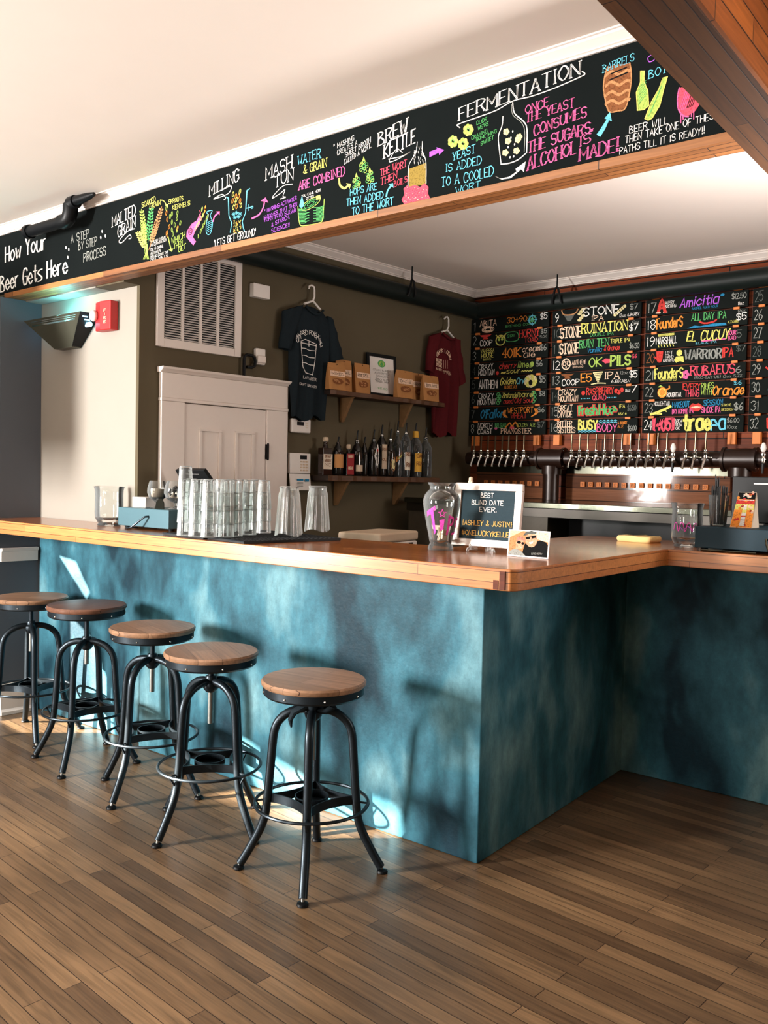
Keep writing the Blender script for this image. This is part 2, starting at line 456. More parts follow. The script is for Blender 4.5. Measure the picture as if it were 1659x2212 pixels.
class Ink:
    """draws on the local y = -off plane of a thing; (u, v) are local x, z"""
    def __init__(s, t, base=0.0, off=0.0012, fn=None, split=False):
        s.t = t; s.base = base; s.off = off; s.mb = MB(); s.M = loc2(t).inverted(); s.fn = fn; s.rnd = random.Random(7); s.layer = 0
        s.W = loc2(t); s.split = split; s.words = []; s.hk = .86 if split else 1.0
    def px(s, x, y):
        d = ray(x, y)
        o_ = s.M @ EYE; d_ = s.M.to_3x3() @ d
        p = o_ + d_*((s.base-o_.y)/d_.y)
        return Vector((p.x, p.z))
    def scale(s, x, y):               # metres per photo pixel around a point of the plane
        a = s.px(x, y-5); b = s.px(x, y+5)
        return (a-b).length/10
    def p3(s, q, e=0.0):
        if s.fn: return s.fn(q.x, q.y, s.off+e)
        return (q.x, s.base-s.off-e, q.y)
    def fill(s, pts, mat, px=True, e=0.0):
        P = [s.px(*p) if px else Vector(p) for p in pts]
        s.mb.add([s.p3(q, e) for q in P], [tuple(range(len(P)))], mat); return s
    def line(s, pts, wd, mat, px=True, smooth=True, closed=False, e=0.0004):
        P = [s.px(*p) if px else Vector(p) for p in pts]
        if px: wd = wd*s.scale(*pts[0])
        if closed: P.append(P[0].copy())
        if smooth and len(P) > 2: P = spline(P)
        s.ribbon(P, wd, mat, e); return s
    def ribbon(s, P, wd, mat, e=0.0004):
        P = [p for i, p in enumerate(P) if i == 0 or (p-P[i-1]).length > 1e-6]
        n = len(P)
        if n < 2: return
        L = []; Rr = []
        for i, p in enumerate(P):
            t = (P[min(i+1, n-1)]-P[max(i-1, 0)])
            if t.length < 1e-9: t = P[min(i+1, n-1)]-p
            t.normalize(); nn = Vector((-t.y, t.x))
            k = 1.0
            if 0 < i < n-1:
                a = (P[i]-P[i-1]).normalized(); k = min(1.7, 1/max(0.5, abs(nn.dot(Vector((-a.y, a.x))))))
            ex = Vector((0, 0))
            if i == 0: ex = -t*wd*0.35
            if i == n-1: ex = t*wd*0.35
            L.append(p+nn*wd*0.5*k+ex); Rr.append(p-nn*wd*0.5*k+ex)
        e = e+0.0002*s.rnd.random()
        v = [s.p3(q, e) for q in L]+[s.p3(q, e) for q in Rr]
        s.mb.add(v, [(i, i+1, n+i+1, n+i) for i in range(n-1)], mat)
    def oval(s, c, rx, ry, mat, wd=None, a=0.0, px=True, n=14, e=0.0):
        if px:
            k = s.scale(*c); C = s.px(*c); rx *= k; ry *= k
            if wd: wd *= k
        else: C = Vector(c)
        P = []
        for i in range(n):
            t = 2*PI*i/n; x, y = rx*math.cos(t), ry*math.sin(t)
            P.append(C+Vector((x*math.cos(a)-y*math.sin(a), x*math.sin(a)+y*math.cos(a))))
        if wd: s.ribbon(P+[P[0]], wd, mat, e+0.0004)
        else: s.mb.add([s.p3(q, e) for q in P], [tuple(range(n))], mat)
        return s
    def text(s, txt, a, b, h, mat, style='', wt=0.11, px=True, jit=0.05, slant=0.0):
        """baseline from a to b, capital height h"""
        A = s.px(*a) if px else Vector(a); B = s.px(*b) if px else Vector(b)
        if px: h = h*s.scale((a[0]+b[0])/2, (a[1]+b[1])/2)*s.hk
        adv = [NARROW.get(c, 4) for c in txt]
        gap = 1.25
        tot = sum(adv)+gap*(len(txt)-1)
        ux = (B-A)/tot; uy = Vector((0, h/6))
        uy = uy + (B-A).normalized()*slant*h/6
        wd = wt*h; cur = 0.0
        keep = s.mb
        if s.split and len(txt) > 1: s.mb = MB(); s.words.append(s.mb)
        for c, w_ in zip(txt, adv):
            g = GL.get(c) or GL.get(c.upper())
            if g and c != ' ':
                jy = s.rnd.uniform(-jit, jit)*h; js = 1+s.rnd.uniform(-jit, jit)
                for st in g.split('|'):
                    sm = st[0] == '~'; st = st.lstrip('~')
                    pts = []
                    for i in range(0, len(st), 2):
                        gx = int(st[i])*w_/4 if w_ > 2 else (int(st[i])-2)*0.5+w_/2
                        pts.append(A+ux*(cur+gx)+uy*int(st[i+1])*js+Vector((0, jy)))
                    Q = spline(pts, 4) if sm and len(pts) > 2 else pts
                    if 'd' in style:
                        o_ = ux.normalized()*0.045*h
                        s.ribbon([q+o_ for q in Q], wd*0.62, mat); s.ribbon([q-o_ for q in Q], wd*0.62, mat)
                    else: s.ribbon(Q, wd, mat)
                    if 's' in style:
                        for q, q2 in ((Q[0], Q[1]), (Q[-1], Q[-2])):
                            dd = q-q2
                            if abs(dd.y) > abs(dd.x)*0.8:
                                s.ribbon([q-ux.normalized()*h*0.11, q+ux.normalized()*h*0.11], wd*0.8, mat)
            cur += w_+gap
        s.mb = keep
        return s
    def arrow(s, pts, wd, head, mat):
        s.line(pts, wd, mat)
        a, b = Vector(pts[-2]), Vector(pts[-1]); d = (b-a).normalized(); nn = Vector((-d.y, d.x))
        t = b+d*head*0.7
        s.fill([tuple(b+nn*head*0.6), tuple(t), tuple(b-nn*head*0.6)], mat, e=0.0003); return s
    def build(s, name, label=None):
        o = None
        for q in s.words: o = q.build(name, s.t, smooth=0, fix=False)
        if s.mb.v: o = s.mb.build(name if not s.words else name.split('_')[0]+'_flourish', s.t, smooth=0, fix=False)
        if label: o['label'] = label
        return o
# ---------------------------------------------------------------- the room
def lw(y, z, off=0.0):                   # point on the left wall
    s = (y-YL)/CD.y
    return PL + CD*s + CN*off + Vector((0, 0, z))
RY = -2.8                                # rear wall
RX = 2.4                                 # right wall
b = MB(); b.prism([(-6.2, RY-.2), (RX+.2, RY-.2), (RX+.2, YT+.2), (-6.2, YT+.2)], -0.1, 0, FLOOR)
fl = struct(b.build('floor', smooth=0))
fl['label'] = 'worn strip oak floor'
b = MB(); b.box(-6.2, RX+.2, RY-.2, HY+.04, ZM, ZM+.12, CEIL)
struct(b.build('ceiling', smooth=0))
b = MB(); b.box(-6.2, RX+.2, HY+.04, YT+.2, ZC, ZC+.12, CEIL)
struct(b.build('ceiling', smooth=0))
# tap wall of boards
b = MB(); b.box(PC.x-.1, RX+.2, YT, YT+.15, 0, ZC, TAPWALL)
struct(b.build('wall_back', smooth=0))
# shirt wall, returning into the sunlit wall
e = cw(2.95, 0, 0)
b = MB(); b.prism([(PC.x, PC.y), (e.x, e.y), (e.x-.25, e.y), (PC.x-.25, PC.y+.01)], 0, ZC, OLIVE)
b.prism([(PC.x, HY+.098), (PC.x, YL), (PC.x-.25, YL), (PC.x-.25, HY+.098)], 2.431, ZC, OLIVE)
struct(b.build('wall_side', smooth=0))
b = MB(); b.box(-5.5, PC.x-.002, YL+.001, YL+.2, 0, 2.43, WHITEWALL)
struct(b.build('wall_alcove', smooth=0))
b = MB(); b.box(-5.5, PC.x-.26, HY+.1, YL+.2, 2.431, ZM-.002, WHITEWALL)
struct(b.build('ceiling_alcove', smooth=0))

# unseen left wall, its openings shaped to cast the wanted sun patches
# jamb that carries the header at the left, and beyond it the unseen left wall
GX = PL + CN*-.62                        # unseen left wall
jb = [lw(2.558, 0), lw(YL, 0), lw(YL, 0)-CN*.6, lw(2.558, 0)-CN*.6]
b = MB(); b.prism([(p.x, p.y) for p in jb], 0, 2.437, GREYWALL)
struct(b.build('wall_jamb', smooth=0))
def hit_left(p):                         # where the sun ray to p crosses the left wall
    d = -SUN; t = (GX-p).dot(CN)/d.dot(CN); q = p+d*t
    return (q-GX).dot(CD), q.z
patches = [[(-3.06, YB, .215), (-2.60, YB, .11), (-2.30, YB, .05), (-2.24, YB, .12), (-2.10, YB, .11), (-2.08, YB, 0.0), (-2.28, 2.56, 0), (-3.0, 2.56, 0)],
           [(-4.52, YL, .60), (-4.30, YL, .50), (-4.12, YL, .25), (-4.08, YL, 0.0), (-4.20, 2.74, 0), (-4.5, 2.46, 0), (-4.78, 2.50, 0), (-4.75, YL-.08, 0), (-4.5, YL, 0)],
           [(-4.64, YL, .94), (-4.47, YL, .92), (-4.33, YL, .76), (-4.36, YL, .72)],
           [(-4.75, YL, 1.22), (-4.66, YL, 1.26), (-4.63, YL, 1.17), (-4.7, YL, 1.17)]]
bm = bmesh.new()
def loop(pts):
    vs = [bm.verts.new(p) for p in pts]
    for i in range(len(vs)): bm.edges.new((vs[i], vs[(i+1) % len(vs)]))
s0, s1 = (RY-YL)/CD.y-.1, 0.0
loop([(s0, 0, 0), (s1, 0, 0), (s1, 0, ZM), (s0, 0, ZM)])
for pt in patches[:3]:
    q = [hit_left(Vector(p)) for p in pt]
    loop([(a, 0, z) for a, z in q])
bmesh.ops.triangle_fill(bm, use_beauty=True, edges=bm.edges)
me = bpy.data.meshes.new('wall_left_gobo'); bm.to_mesh(me); bm.free()
me.materials.append(GREYWALL)
wl = bpy.data.objects.new('wall_left_gobo', me); col.objects.link(wl); struct(wl)
wl.location = GX; wl.rotation_euler = (0, 0, CROT)
# added hanging panel out of view, only there to shade the alcove wall
b = MB(); b.box(-5.6, -4.72, 1.5, 1.6, 1.5, 2.42, WHITEWALL); struct(b.build('wall_partition', smooth=0))
# rear and right walls behind the photographer
b = MB(); b.box(-6.2, RX+.2, RY-.15, RY, 0, ZM, WHITEWALL); struct(b.build('wall_rear', smooth=0))
b = MB(); b.box(RX, RX+.15, RY, YT+.2, 0, ZC, OLIVE); struct(b.build('wall_right', smooth=0))

# chair rail and baseboard on the left wall
def rail(name, s0, s1, prof, mat):
    bb = MB(); pts0 = [PL+CD*s0+CN*o+Vector((0, 0, z)) for o, z in prof]
    bb.extrude(pts0, CD*(s1-s0), mat)
    return struct(bb.build(name, smooth=0, bevel=.003))
rail('trim_1', -.241, -.02, [(0, .905), (.018, .905), (.018, .965), (.03, .968), (.03, .985), (0, .985)], WHITE)
rail('baseboard_left', -.241, -.03, [(0, 0), (.03, 0), (.03, .02), (.018, .035), (.018, .16), (.008, .185), (0, .185)], WHITE)

# crown mouldings
def crown(name, p0, d, n, drop, proj, zt, mat=WHITE):
    bb = MB(); p0 = Vector(p0); d = Vector(d); n = Vector(n)
    k = [(0, 0), (proj, 0), (proj, -.12*drop), (.86*proj, -.16*drop), (.80*proj, -.3*drop), (.52*proj, -.52*drop), (.3*proj, -.72*drop), (.3*proj, -.8*drop), (.16*proj, -.84*drop), (.16*proj, -drop), (0, -drop)]
    bb.extrude([p0+n*a+Vector((0, 0, zt+z)) for a, z in k], d, mat)
    return struct(bb.build(name, smooth=25))
crown('trim_2', cw(-.2, 0, 0), CD*3.15, CN, .052, .05, ZC)
crown('trim_3', (PC.x, YT, 0), (RX-PC.x, 0, 0), (0, -1, 0), .052, .05, ZC)
crown('trim_4', (-5.55, HY, 0), (RX+5.55, 0, 0), (0, -1, 0), .042, .05, ZM)

# header with the blackboard over the bar
b = MB(); b.box(-5.6, RX, HY+.008, HY+.09, 2.455, ZM, OLIVE)
struct(b.build('wall_header', smooth=0))
b = MB(); b.box(-4.93, RX, HY-.012, HY+.097, 2.438, HZ0, CAPWOOD)
struct(b.build('trim_5', smooth=0, bevel=.002))

# boxed oak beam
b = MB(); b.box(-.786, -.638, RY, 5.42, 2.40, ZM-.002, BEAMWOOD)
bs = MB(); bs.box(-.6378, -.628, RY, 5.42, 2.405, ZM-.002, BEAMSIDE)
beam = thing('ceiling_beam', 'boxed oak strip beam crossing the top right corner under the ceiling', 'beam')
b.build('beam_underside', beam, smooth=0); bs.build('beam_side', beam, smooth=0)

# ---------------------------------------------------------------- bar
def bar_material():
    mm, n, l, bb = new_mat('teal_chalk_paint')
    setp(bb, 0.55, 0, 0.18)
    tc = n.new('ShaderNodeTexCoord')
    st = n.new('ShaderNodeMapping'); st.inputs['Scale'].default_value = (1.5, 1.5, 0.8)
    l.new(tc.outputs['Object'], st.inputs['Vector'])
    a = n.new('ShaderNodeTexNoise'); a.inputs['Scale'].default_value = 2.1; a.inputs['Detail'].default_value = 3; a.inputs['Roughness'].default_value = 0.5; a.inputs['Distortion'].default_value = 0.25
    l.new(st.outputs['Vector'], a.inputs['Vector'])
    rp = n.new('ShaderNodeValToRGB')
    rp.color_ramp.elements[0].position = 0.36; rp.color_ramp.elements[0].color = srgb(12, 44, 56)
    rp.color_ramp.elements[1].position = 0.78; rp.color_ramp.elements[1].color = srgb(136, 178, 184)  # palest stop paints lit patches into the mottled teal
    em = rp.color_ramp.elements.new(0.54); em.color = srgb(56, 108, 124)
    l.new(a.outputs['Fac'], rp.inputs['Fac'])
    g = n.new('ShaderNodeTexNoise'); g.inputs['Scale'].default_value = 22; g.inputs['Detail'].default_value = 8; g.inputs['Roughness'].default_value = 0.75
    l.new(st.outputs['Vector'], g.inputs['Vector'])
    gr = n.new('ShaderNodeValToRGB'); gr.color_ramp.elements[0].position = 0.3; gr.color_ramp.elements[0].color = (.72, .72, .72, 1); gr.color_ramp.elements[1].position = 0.7; gr.color_ramp.elements[1].color = (1.2, 1.2, 1.2, 1)
    l.new(g.outputs['Fac'], gr.inputs['Fac'])
    mu = n.new('ShaderNodeMix'); mu.data_type = 'RGBA'; mu.blend_type = 'MULTIPLY'; mu.inputs['Factor'].default_value = 1
    l.new(rp.outputs['Color'], mu.inputs['A']); l.new(gr.outputs['Color'], mu.inputs['B'])
    l.new(mu.outputs['Result'], bb.inputs['Base Color'])
    f = n.new('ShaderNodeTexNoise'); f.inputs['Scale'].default_value = 55; f.inputs['Detail'].default_value = 5
    l.new(tc.outputs['Object'], f.inputs['Vector'])
    bp = n.new('ShaderNodeBump'); bp.inputs['Strength'].default_value = 0.25; bp.inputs['Distance'].default_value = 0.006
    l.new(f.outputs['Fac'], bp.inputs['Height']); l.new(bp.outputs['Normal'], bb.inputs['Normal'])
    return mm
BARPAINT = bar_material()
bar = thing('bar_counter', 'teal painted L-shaped bar with thick oak strip top', 'bar', (0, 0, 0))
b = MB()
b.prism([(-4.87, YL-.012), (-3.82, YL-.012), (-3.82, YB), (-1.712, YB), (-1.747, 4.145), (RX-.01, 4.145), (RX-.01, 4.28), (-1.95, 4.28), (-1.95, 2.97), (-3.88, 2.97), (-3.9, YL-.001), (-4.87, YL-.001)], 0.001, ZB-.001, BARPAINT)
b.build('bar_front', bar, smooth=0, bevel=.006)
b = MB()
TOPPOLY = [(-4.895, 2.426), (-1.446, 2.426), (-1.418, 2.434), (-1.404, 2.455), (-1.399, 2.49), (-1.401, 3.70), (-1.395, 3.745), (RX-.01, 3.755), (RX-.01, 4.33), (-1.75, 4.33), (-2.02, 4.31), (-2.06, 4.2), (-2.06, 3.03), (-3.885, 3.03), (-3.908, YL-.006), (-4.872, YL-.006)]
b.prism(TOPPOLY, ZB, ZT, BARTOP, BAREDGE)
b.build('bar_top', bar, smooth=30, bevel=.004)
b = MB()
for k, (x, w_) in enumerate(((-1.475, .018), (-1.452, .02))): b.box(x, x+w_, 2.423, 2.43, ZB+.004, ZB+.034+.03*k, TAPWALL)
b.build('corner_splice', bar, smooth=0)
# ---------------------------------------------------------------- bar stools
def arc(c, r, a0, a1, n, f):
    return [f(c, r, a0+(a1-a0)*i/(n-1)) for i in range(n)]
def leg_path(a):
    """one bent tube leg: out from the hub, down, then splayed to the foot"""
    ca, sa = math.cos(a), math.sin(a)
    pr = [(.012, .598), (.04, .600), (.075, .592), (.105, .575), (.128, .550), (.140, .52), (.146, .48), (.152, .40), (.158, .32), (.164, .25), (.17, .205), (.182, .165), (.20, .125), (.235, .06), (.258, .022)]
    P = [Vector((r*ca, r*sa, z)) for r, z in pr]
    out_ = []
    for i in range(len(P)-1):
        a_, b_, c_, d_ = P[max(i-1, 0)], P[i], P[i+1], P[min(i+2, len(P)-1)]
        for j in range(3):
            t = j/3
            out_.append(0.5*((2*b_)+(c_-a_)*t+(2*a_-5*b_+4*c_-d_)*t*t+(3*b_-a_-3*c_+d_)*t**3))
    out_.append(P[-1]); return out_
def make_stool(seat_h, rot, wood, label, loc, cloth=False):
    t = thing('bar_stool', label, 'stool', (loc[0], loc[1], 0), rot, 'metal stools along the bar front')
    b = MB(); b.lathe([(0, seat_h-.024), (.185, seat_h-.024), (.190, seat_h-.018), (.191, seat_h-.008), (.186, seat_h-.001), (.16, seat_h), (0, seat_h)], wood, n=48)
    st = b.build('seat', t)
    b = MB(); b.lathe([(0, seat_h-.058), (.176, seat_h-.058), (.184, seat_h-.05), (.184, seat_h-.0245), (0, seat_h-.0245)], STEELBLK, n=48)
    ap = b.build('seat_band', t)
    b = MB()
    for k in range(8):
        a = 2*PI*k/8+.3
        b.ball((.184*math.cos(a), .184*math.sin(a), seat_h-.042), .0042, CHROME, 5)
    b.build('rivet', ap)
    b = MB(); b.cyl((0, 0, seat_h-.06), (0, 0, .60), .0115, STEELBLK); b.cyl((0, 0, .60), (0, 0, seat_h-.30), .0115, SCREW)
    k = 0
    b.build('screw', t)
    b = MB(); b.lathe([(.0118, .625), (.02, .625), (.023, .618), (.023, .606), (.03, .60), (.034, .588), (.03, .572), (.02, .56), (.0118, .556)], STEELBLK, n=24)
    b.build('hub', t)
    for k in range(4):
        a = k*PI/2
        b = MB(); b.tube(leg_path(a), .0158, STEELBLK, 12)
        lg = b.build('leg', t)
        f = MB(); f.cyl((.258*math.cos(a), .258*math.sin(a), .030), (.262*math.cos(a), .262*math.sin(a), .012), .006, SCREW, 10)
        f.lathe([(0, .0005), (.019, .0005), (.021, .004), (.019, .011), (.008, .015), (0, .015)], BLACK, (.264*math.cos(a), .264*math.sin(a), 0), 18)
        f.build('foot', lg)
    b = MB(); ring = [(.207*math.cos(2*PI*i/48), .207*math.sin(2*PI*i/48), .257) for i in range(48)]
    b.tube(ring, .0062, STEELBLK, 8, closed=True)
    rg = b.build('footrest_ring', t)
    for k in range(4):
        a = k*PI/2; b = MB()
        b.tube([(.160*math.cos(a), .160*math.sin(a), .262), (.206*math.cos(a), .206*math.sin(a), .257)], .004, STEELBLK, 6)
        b.tube([(.168*math.cos(a), .168*math.sin(a), .19), (.176*math.cos(a), .176*math.sin(a), .21), (.204*math.cos(a), .204*math.sin(a), .254)], .004, STEELBLK, 6)
        b.build('ring_stay', rg)
    # curved flat straps tying the legs together round a small centre ring
    b = MB()
    for k in range(4):
        a0, a1 = k*PI/2, (k+1)*PI/2
        p0 = Vector((.152*math.cos(a0), .152*math.sin(a0), 0)); p1 = Vector((.152*math.cos(a1), .152*math.sin(a1), 0))
        md = Vector((math.cos(a0+PI/4), math.sin(a0+PI/4), 0))*.062
        P = [p0*(1-u)**2+md*2*u*(1-u)*.9+p1*u**2 for u in [i/12 for i in range(13)]]
        v = []; 
        for i, p in enumerate(P):
            tn = (P[min(i+1, 12)]-P[max(i-1, 0)]).normalized(); nn = Vector((-tn.y, tn.x, 0))*.0022
            for z in (.252, .284):
                v += [tuple(p+nn+Vector((0, 0, z))), tuple(p-nn+Vector((0, 0, z)))]
        f = []
        for i in range(12):
            o = i*4; q = o+4
            f += [(o, q, q+2, o+2), (o+1, o+3, q+3, q+1), (o+2, q+2, q+3, o+3), (o, o+1, q+1, q)]
        f += [(0, 2, 3, 1), (48, 49, 51, 50)]
        b.add(v, f, STEELBLK)
    b.lathe([(.058, .254), (.062, .254), (.062, .282), (.058, .282), (.058, .254)], STEELBLK, n=32)
    b.build('leg_brace', t)
    if cloth:
        b = MB()
        b.tube([(.03*math.cos(a), .03*math.sin(a), .612+.006*math.sin(3*a)) for a in [2*PI*i/16 for i in range(16)]], .011, NAVY, 8, closed=True)
        ca, sa = math.cos(-rot-.75), math.sin(-rot-.75)
        rgt = Vector((math.cos(-rot+.66), math.sin(-rot+.66), 0)); fr = Vector((rgt.y, -rgt.x, 0))
        z_ = lambda h: Vector((0, 0, h))
        b.tube([fr*.034+z_(.628), fr*.046+rgt*-.03+z_(.620), fr*.050+rgt*-.065+z_(.600), fr*.050+rgt*-.078+z_(.572), fr*.048+rgt*-.074+z_(.545)], [.014, .019, .020, .015, .006], NAVY, 10, flat=.6)
        b.tube([fr*.034+z_(.628), fr*.046+rgt*.025+z_(.634), fr*.048+rgt*.062+z_(.640), fr*.046+rgt*.075+z_(.622), fr*.044+rgt*.05+z_(.604), fr*.042+rgt*.01+z_(.602)], [.014, .018, .018, .015, .012, .007], NAVY, 10, flat=.7)
        b.ball(tuple(fr*.044+z_(.622)), .02, NAVY, 7)
        b.build('tied_rag', t)
    return t
make_stool(.713, .66, SEATWOOD, 'nearest stool with a worn low seat and a dark rag tied round its hub', (-2.147, 2.303), True)
make_stool(.729, .026, SEATWOOD, 'stool next to the one with the tied rag, its seat raised on a bare screw', (-2.738, 2.322))
make_stool(.751, .265, SEATWOOD, 'middle stool of the row with the palest tan seat', (-3.259, 2.419))
make_stool(.786, -.986, SEATDARK, 'stool with the darkest brown seat, screwed up highest, second from the left', (-3.83, 2.448))
make_stool(.76, 1.17, SEATWOOD, 'farthest stool at the left, cut by the picture edge beside the white baseboard', (-4.427, 2.489))

# ---------------------------------------------------------------- header blackboard with its chalk drawing
hb = thing('header_blackboard', 'long blackboard over the bar chalked with how beer is made', 'blackboard', (0, HY, 0))
b = MB(); b.box(-5.55, RX, 0, .007, HZ0+.001, HZ1-.004, BLACKBOARD)
b.build('board', hb, smooth=0)
i = Ink(hb, split=True); T = i.text; Ln = i.line; F = i.fill
T('How Your', (12, 566), (100, 538), 40, I_WHITE, 'd', .1); T('Beer Gets Here', (2, 630), (146, 588), 40, I_WHITE, 'd', .1)
i.build('title_lettering'); i = Ink(hb, split=True); T = i.text
T('A STEP', (154, 525), (193, 512), 20, I_GREY); T('BY STEP', (170, 540), (210, 529), 20, I_GREY); T('PROCESS', (181, 567), (229, 551), 22, I_GREY)
for p in ((143, 535), (149, 539), (147, 556), (221, 500), (218, 513), (228, 510)): i.oval(p, 2.4, 3.6, I_WHITE, a=.3)
i.build('subtitle_lettering')
i = Ink(hb, split=True); T = i.text; Ln = i.line; F = i.fill
T('MALTED', (243, 490), (293, 464), 27, I_WHITE, 's', .1); T('GRAIN', (255, 512), (293, 490), 26, I_WHITE, 's', .1)
Ln([(292, 494), (276, 500), (258, 520), (264, 524), (280, 508), (284, 514), (279, 516)], 2, I_WHITE)
i.build('heading_lettering'); i = Ink(hb, split=True); T = i.text; Ln = i.line
T('MILLING', (453, 424), (516, 389), 29, I_WHITE, 's', .09); Ln([(478, 412), (500, 402), (494, 418), (470, 428), (462, 430), (480, 420), (488, 428), (484, 432)], 1.8, I_WHITE)
i.build('heading_lettering'); i = Ink(hb, split=True); T = i.text; Ln = i.line
T('MASH', (575, 389), (631, 362), 33, I_WHITE, 's', .09); T('TUN', (594, 406), (634, 387), 29, I_WHITE, 's', .09)
Ln([(632, 398), (612, 402), (592, 422), (590, 428), (606, 418), (616, 410), (612, 424), (618, 426), (606, 430)], 1.8, I_WHITE)
i.build('heading_lettering'); i = Ink(hb, split=True); T = i.text; Ln = i.line
T('BREW', (818, 315), (880, 284), 34, I_WHITE, 'sd', .085); T('KETTLE', (830, 341), (897, 309), 34, I_WHITE, 's', .1)
Ln([(870, 330), (858, 322), (846, 338), (842, 350), (860, 344), (887, 328), (868, 338), (840, 344)], 1.8, I_WHITE)
i.build('heading_lettering'); i = Ink(hb, split=True); T = i.text; Ln = i.line
T('FERMENTATION', (992, 260), (1253, 162), 34, I_WHITE, 'sd', .085)
Ln([(994, 276), (989, 272), (992, 268), (1037, 252), (1074, 238), (1110, 218), (1150, 208), (1200, 190), (1255, 166), (1264, 160), (1258, 155)], 2.2, I_WHITE)
i.build('heading_lettering')
i = Ink(hb, split=True); T = i.text; Ln = i.line; F = i.fill
T('SOAKED', (307, 449), (336, 435), 13, I_YEL, '', .13); T('GRAIN', (324, 452), (347, 442), 12, I_YEL, '', .13); T('SPROUTS', (365, 441), (396, 433), 11, I_YEL, '', .13); T('KERNELS', (373, 454), (411, 443), 11, I_YEL, '', .13)
Ln([(347, 433), (354, 434), (360, 443)], 2, I_YEL); F([(357, 443), (364, 441), (363, 449)], I_YEL)
for y, s_, e_, h in ((527, '* ALSO KNOWN', 358, 515), (533, 'AS GERMINATION', 360, 521), (543, 'DUE IS CEREAL', 353, 534), (551, 'AS IT HELPS', 348, 544), (559, 'BREAK DOWN THE', 364, 547), (566, 'CELL WALLS!', 364, 555)):
    T(s_, (326, y), (e_, h), 6.5, I_WHITE, '', .13)
T('WHICH', (371, 528), (400, 514), 15, I_LIME, '', .11); T('THEN', (376, 539), (395, 530), 13, I_LIME, '', .11); T('GET', (386, 545), (402, 537), 13, I_LIME, '', .11)
i.arrow([(364, 513), (367, 526), (370, 538)], 3, 9, I_LIME)
T("DRIED", (421, 500), (436, 474), 9, I_LIME, '', .13); T('& CLEANED', (428, 516), (451, 468), 9, I_LIME, '', .13)
T("'LETS GET GROUND'", (463, 533), (553, 508), 17, I_WHITE, '', .11)
i.build('caption_lettering'); i = Ink(hb, split=True); T = i.text; Ln = i.line; F = i.fill
T('WATER', (644, 356), (693, 340), 22, I_BLUE, 's', .1); T('& GRAIN', (656, 376), (706, 360), 21, I_YEL, 's', .1); T('ARE COMBINED', (646, 411), (745, 378), 22, I_PINK, 's', .11)
for y, s_, e_, y2 in ((461, '* MASHING ACTIVATES', 641, 432), (475, 'ENZYMES THAT THEN', 642, 445), (480, 'TURN INTO SUGAR', 640, 458), (490, '& STARCH.', 626, 472), (503, 'SCIENCE!!', 626, 489)):
    T(s_, (571 if y < 481 else 587, y), (e_, y2), 9.5, I_PURP, '', .12)
T('* MASHING', (720, 324), (765, 304), 13, I_WHITE, '', .1); T('CREATES A', (729, 336), (772, 313), 12, I_WHITE, '', .1); T('SWEET BROTH', (746, 341), (801, 307), 12, I_WHITE, '', .1); T('CALLED A WORT.', (744, 356), (802, 319), 12, I_WHITE, '', .1)
i.build('caption_lettering'); i = Ink(hb, split=True); T = i.text; Ln = i.line; F = i.fill
T('HOPS ARE', (757, 423), (814, 409), 17, I_BLUE, '', .11); T('THEN ADDED', (749, 445), (828, 429), 18, I_BLUE, '', .12); T('TO THE WORT', (761, 466), (850, 442), 19, I_BLUE, '', .12)
T('THE WORT', (822, 380), (879, 360), 17, I_ROSE, 's', .12); T('THEN', (823, 400), (858, 385), 17, I_ROSE, 's', .12); T('BOILS', (852, 405), (880, 393), 15, I_ROSE, 's', .12)
for y, s_, x0, x1, y1 in ((271, 'DUDE', 1030, 1052, 261), (282, "WE'RE", 1033, 1056, 270), (303, 'CRAVING', 1019, 1053, 286), (306, 'SOMETHING', 1029, 1073, 287), (315, 'SWEET', 1039, 1067, 300)):
    T(s_, (x0, y), (x1, y1), 9, I_GREEN, '', .13)
i.build('caption_lettering'); i = Ink(hb, split=True); T = i.text; Ln = i.line; F = i.fill
T('YEAST', (978, 347), (1027, 329), 20, I_BLUE, 's', .1); T('IS ADDED', (964, 372), (1040, 355), 20, I_BLUE, 's', .1); T('TO A COOLED', (954, 404), (1066, 380), 23, I_BLUE, 's', .1); T('WORT', (985, 420), (1038, 405), 17, I_BLUE, 's', .1)
i.build('caption_lettering'); i = Ink(hb, split=True); T = i.text; Ln = i.line; F = i.fill
T('ONCE', (1136, 246), (1185, 229), 21, I_PINK, 'sd', .09); T('THE YEAST', (1137, 266), (1240, 231), 22, I_PINK, 'sd', .09); T('CONSUMES', (1154, 293), (1267, 252), 26, I_PINK, 'sd', .09)
T('THE SUGARS,', (1141, 330), (1281, 284), 28, I_PINK, 'sd', .09); T('ALCOHOL', (1140, 369), (1244, 331), 32, I_PINK, 'sd', .085); T('IS', (1253, 317), (1276, 307), 24, I_PINK, 'sd', .09); T('MADE!', (1252, 347), (1336, 327), 33, I_PINK, 'sd', .085)
i.build('caption_lettering'); i = Ink(hb, split=True); T = i.text; Ln = i.line; F = i.fill
T('BARRELS', (1303, 157), (1370, 131), 19, I_BLUE, 's', .1); T('BOTTLES', (1402, 171), (1496, 134), 20, I_BLUE, 's', .1)
Ln([(1412, 122), (1406, 120), (1400, 126), (1403, 134), (1412, 131), (1416, 124)], 2, I_PURP)
i.build('caption_lettering'); i = Ink(hb, split=True); T = i.text; Ln = i.line; F = i.fill
T('BEER WILL', (1360, 288), (1443, 268), 18, I_WHITE, '', .1); T('THEN TAKE ONE OF THESE', (1351, 310), (1551, 255), 18, I_WHITE, '', .1); T('PATHS TILL IT IS READY!!', (1339, 333), (1522, 289), 17, I_WHITE, '', .1)
i.build('caption_lettering')
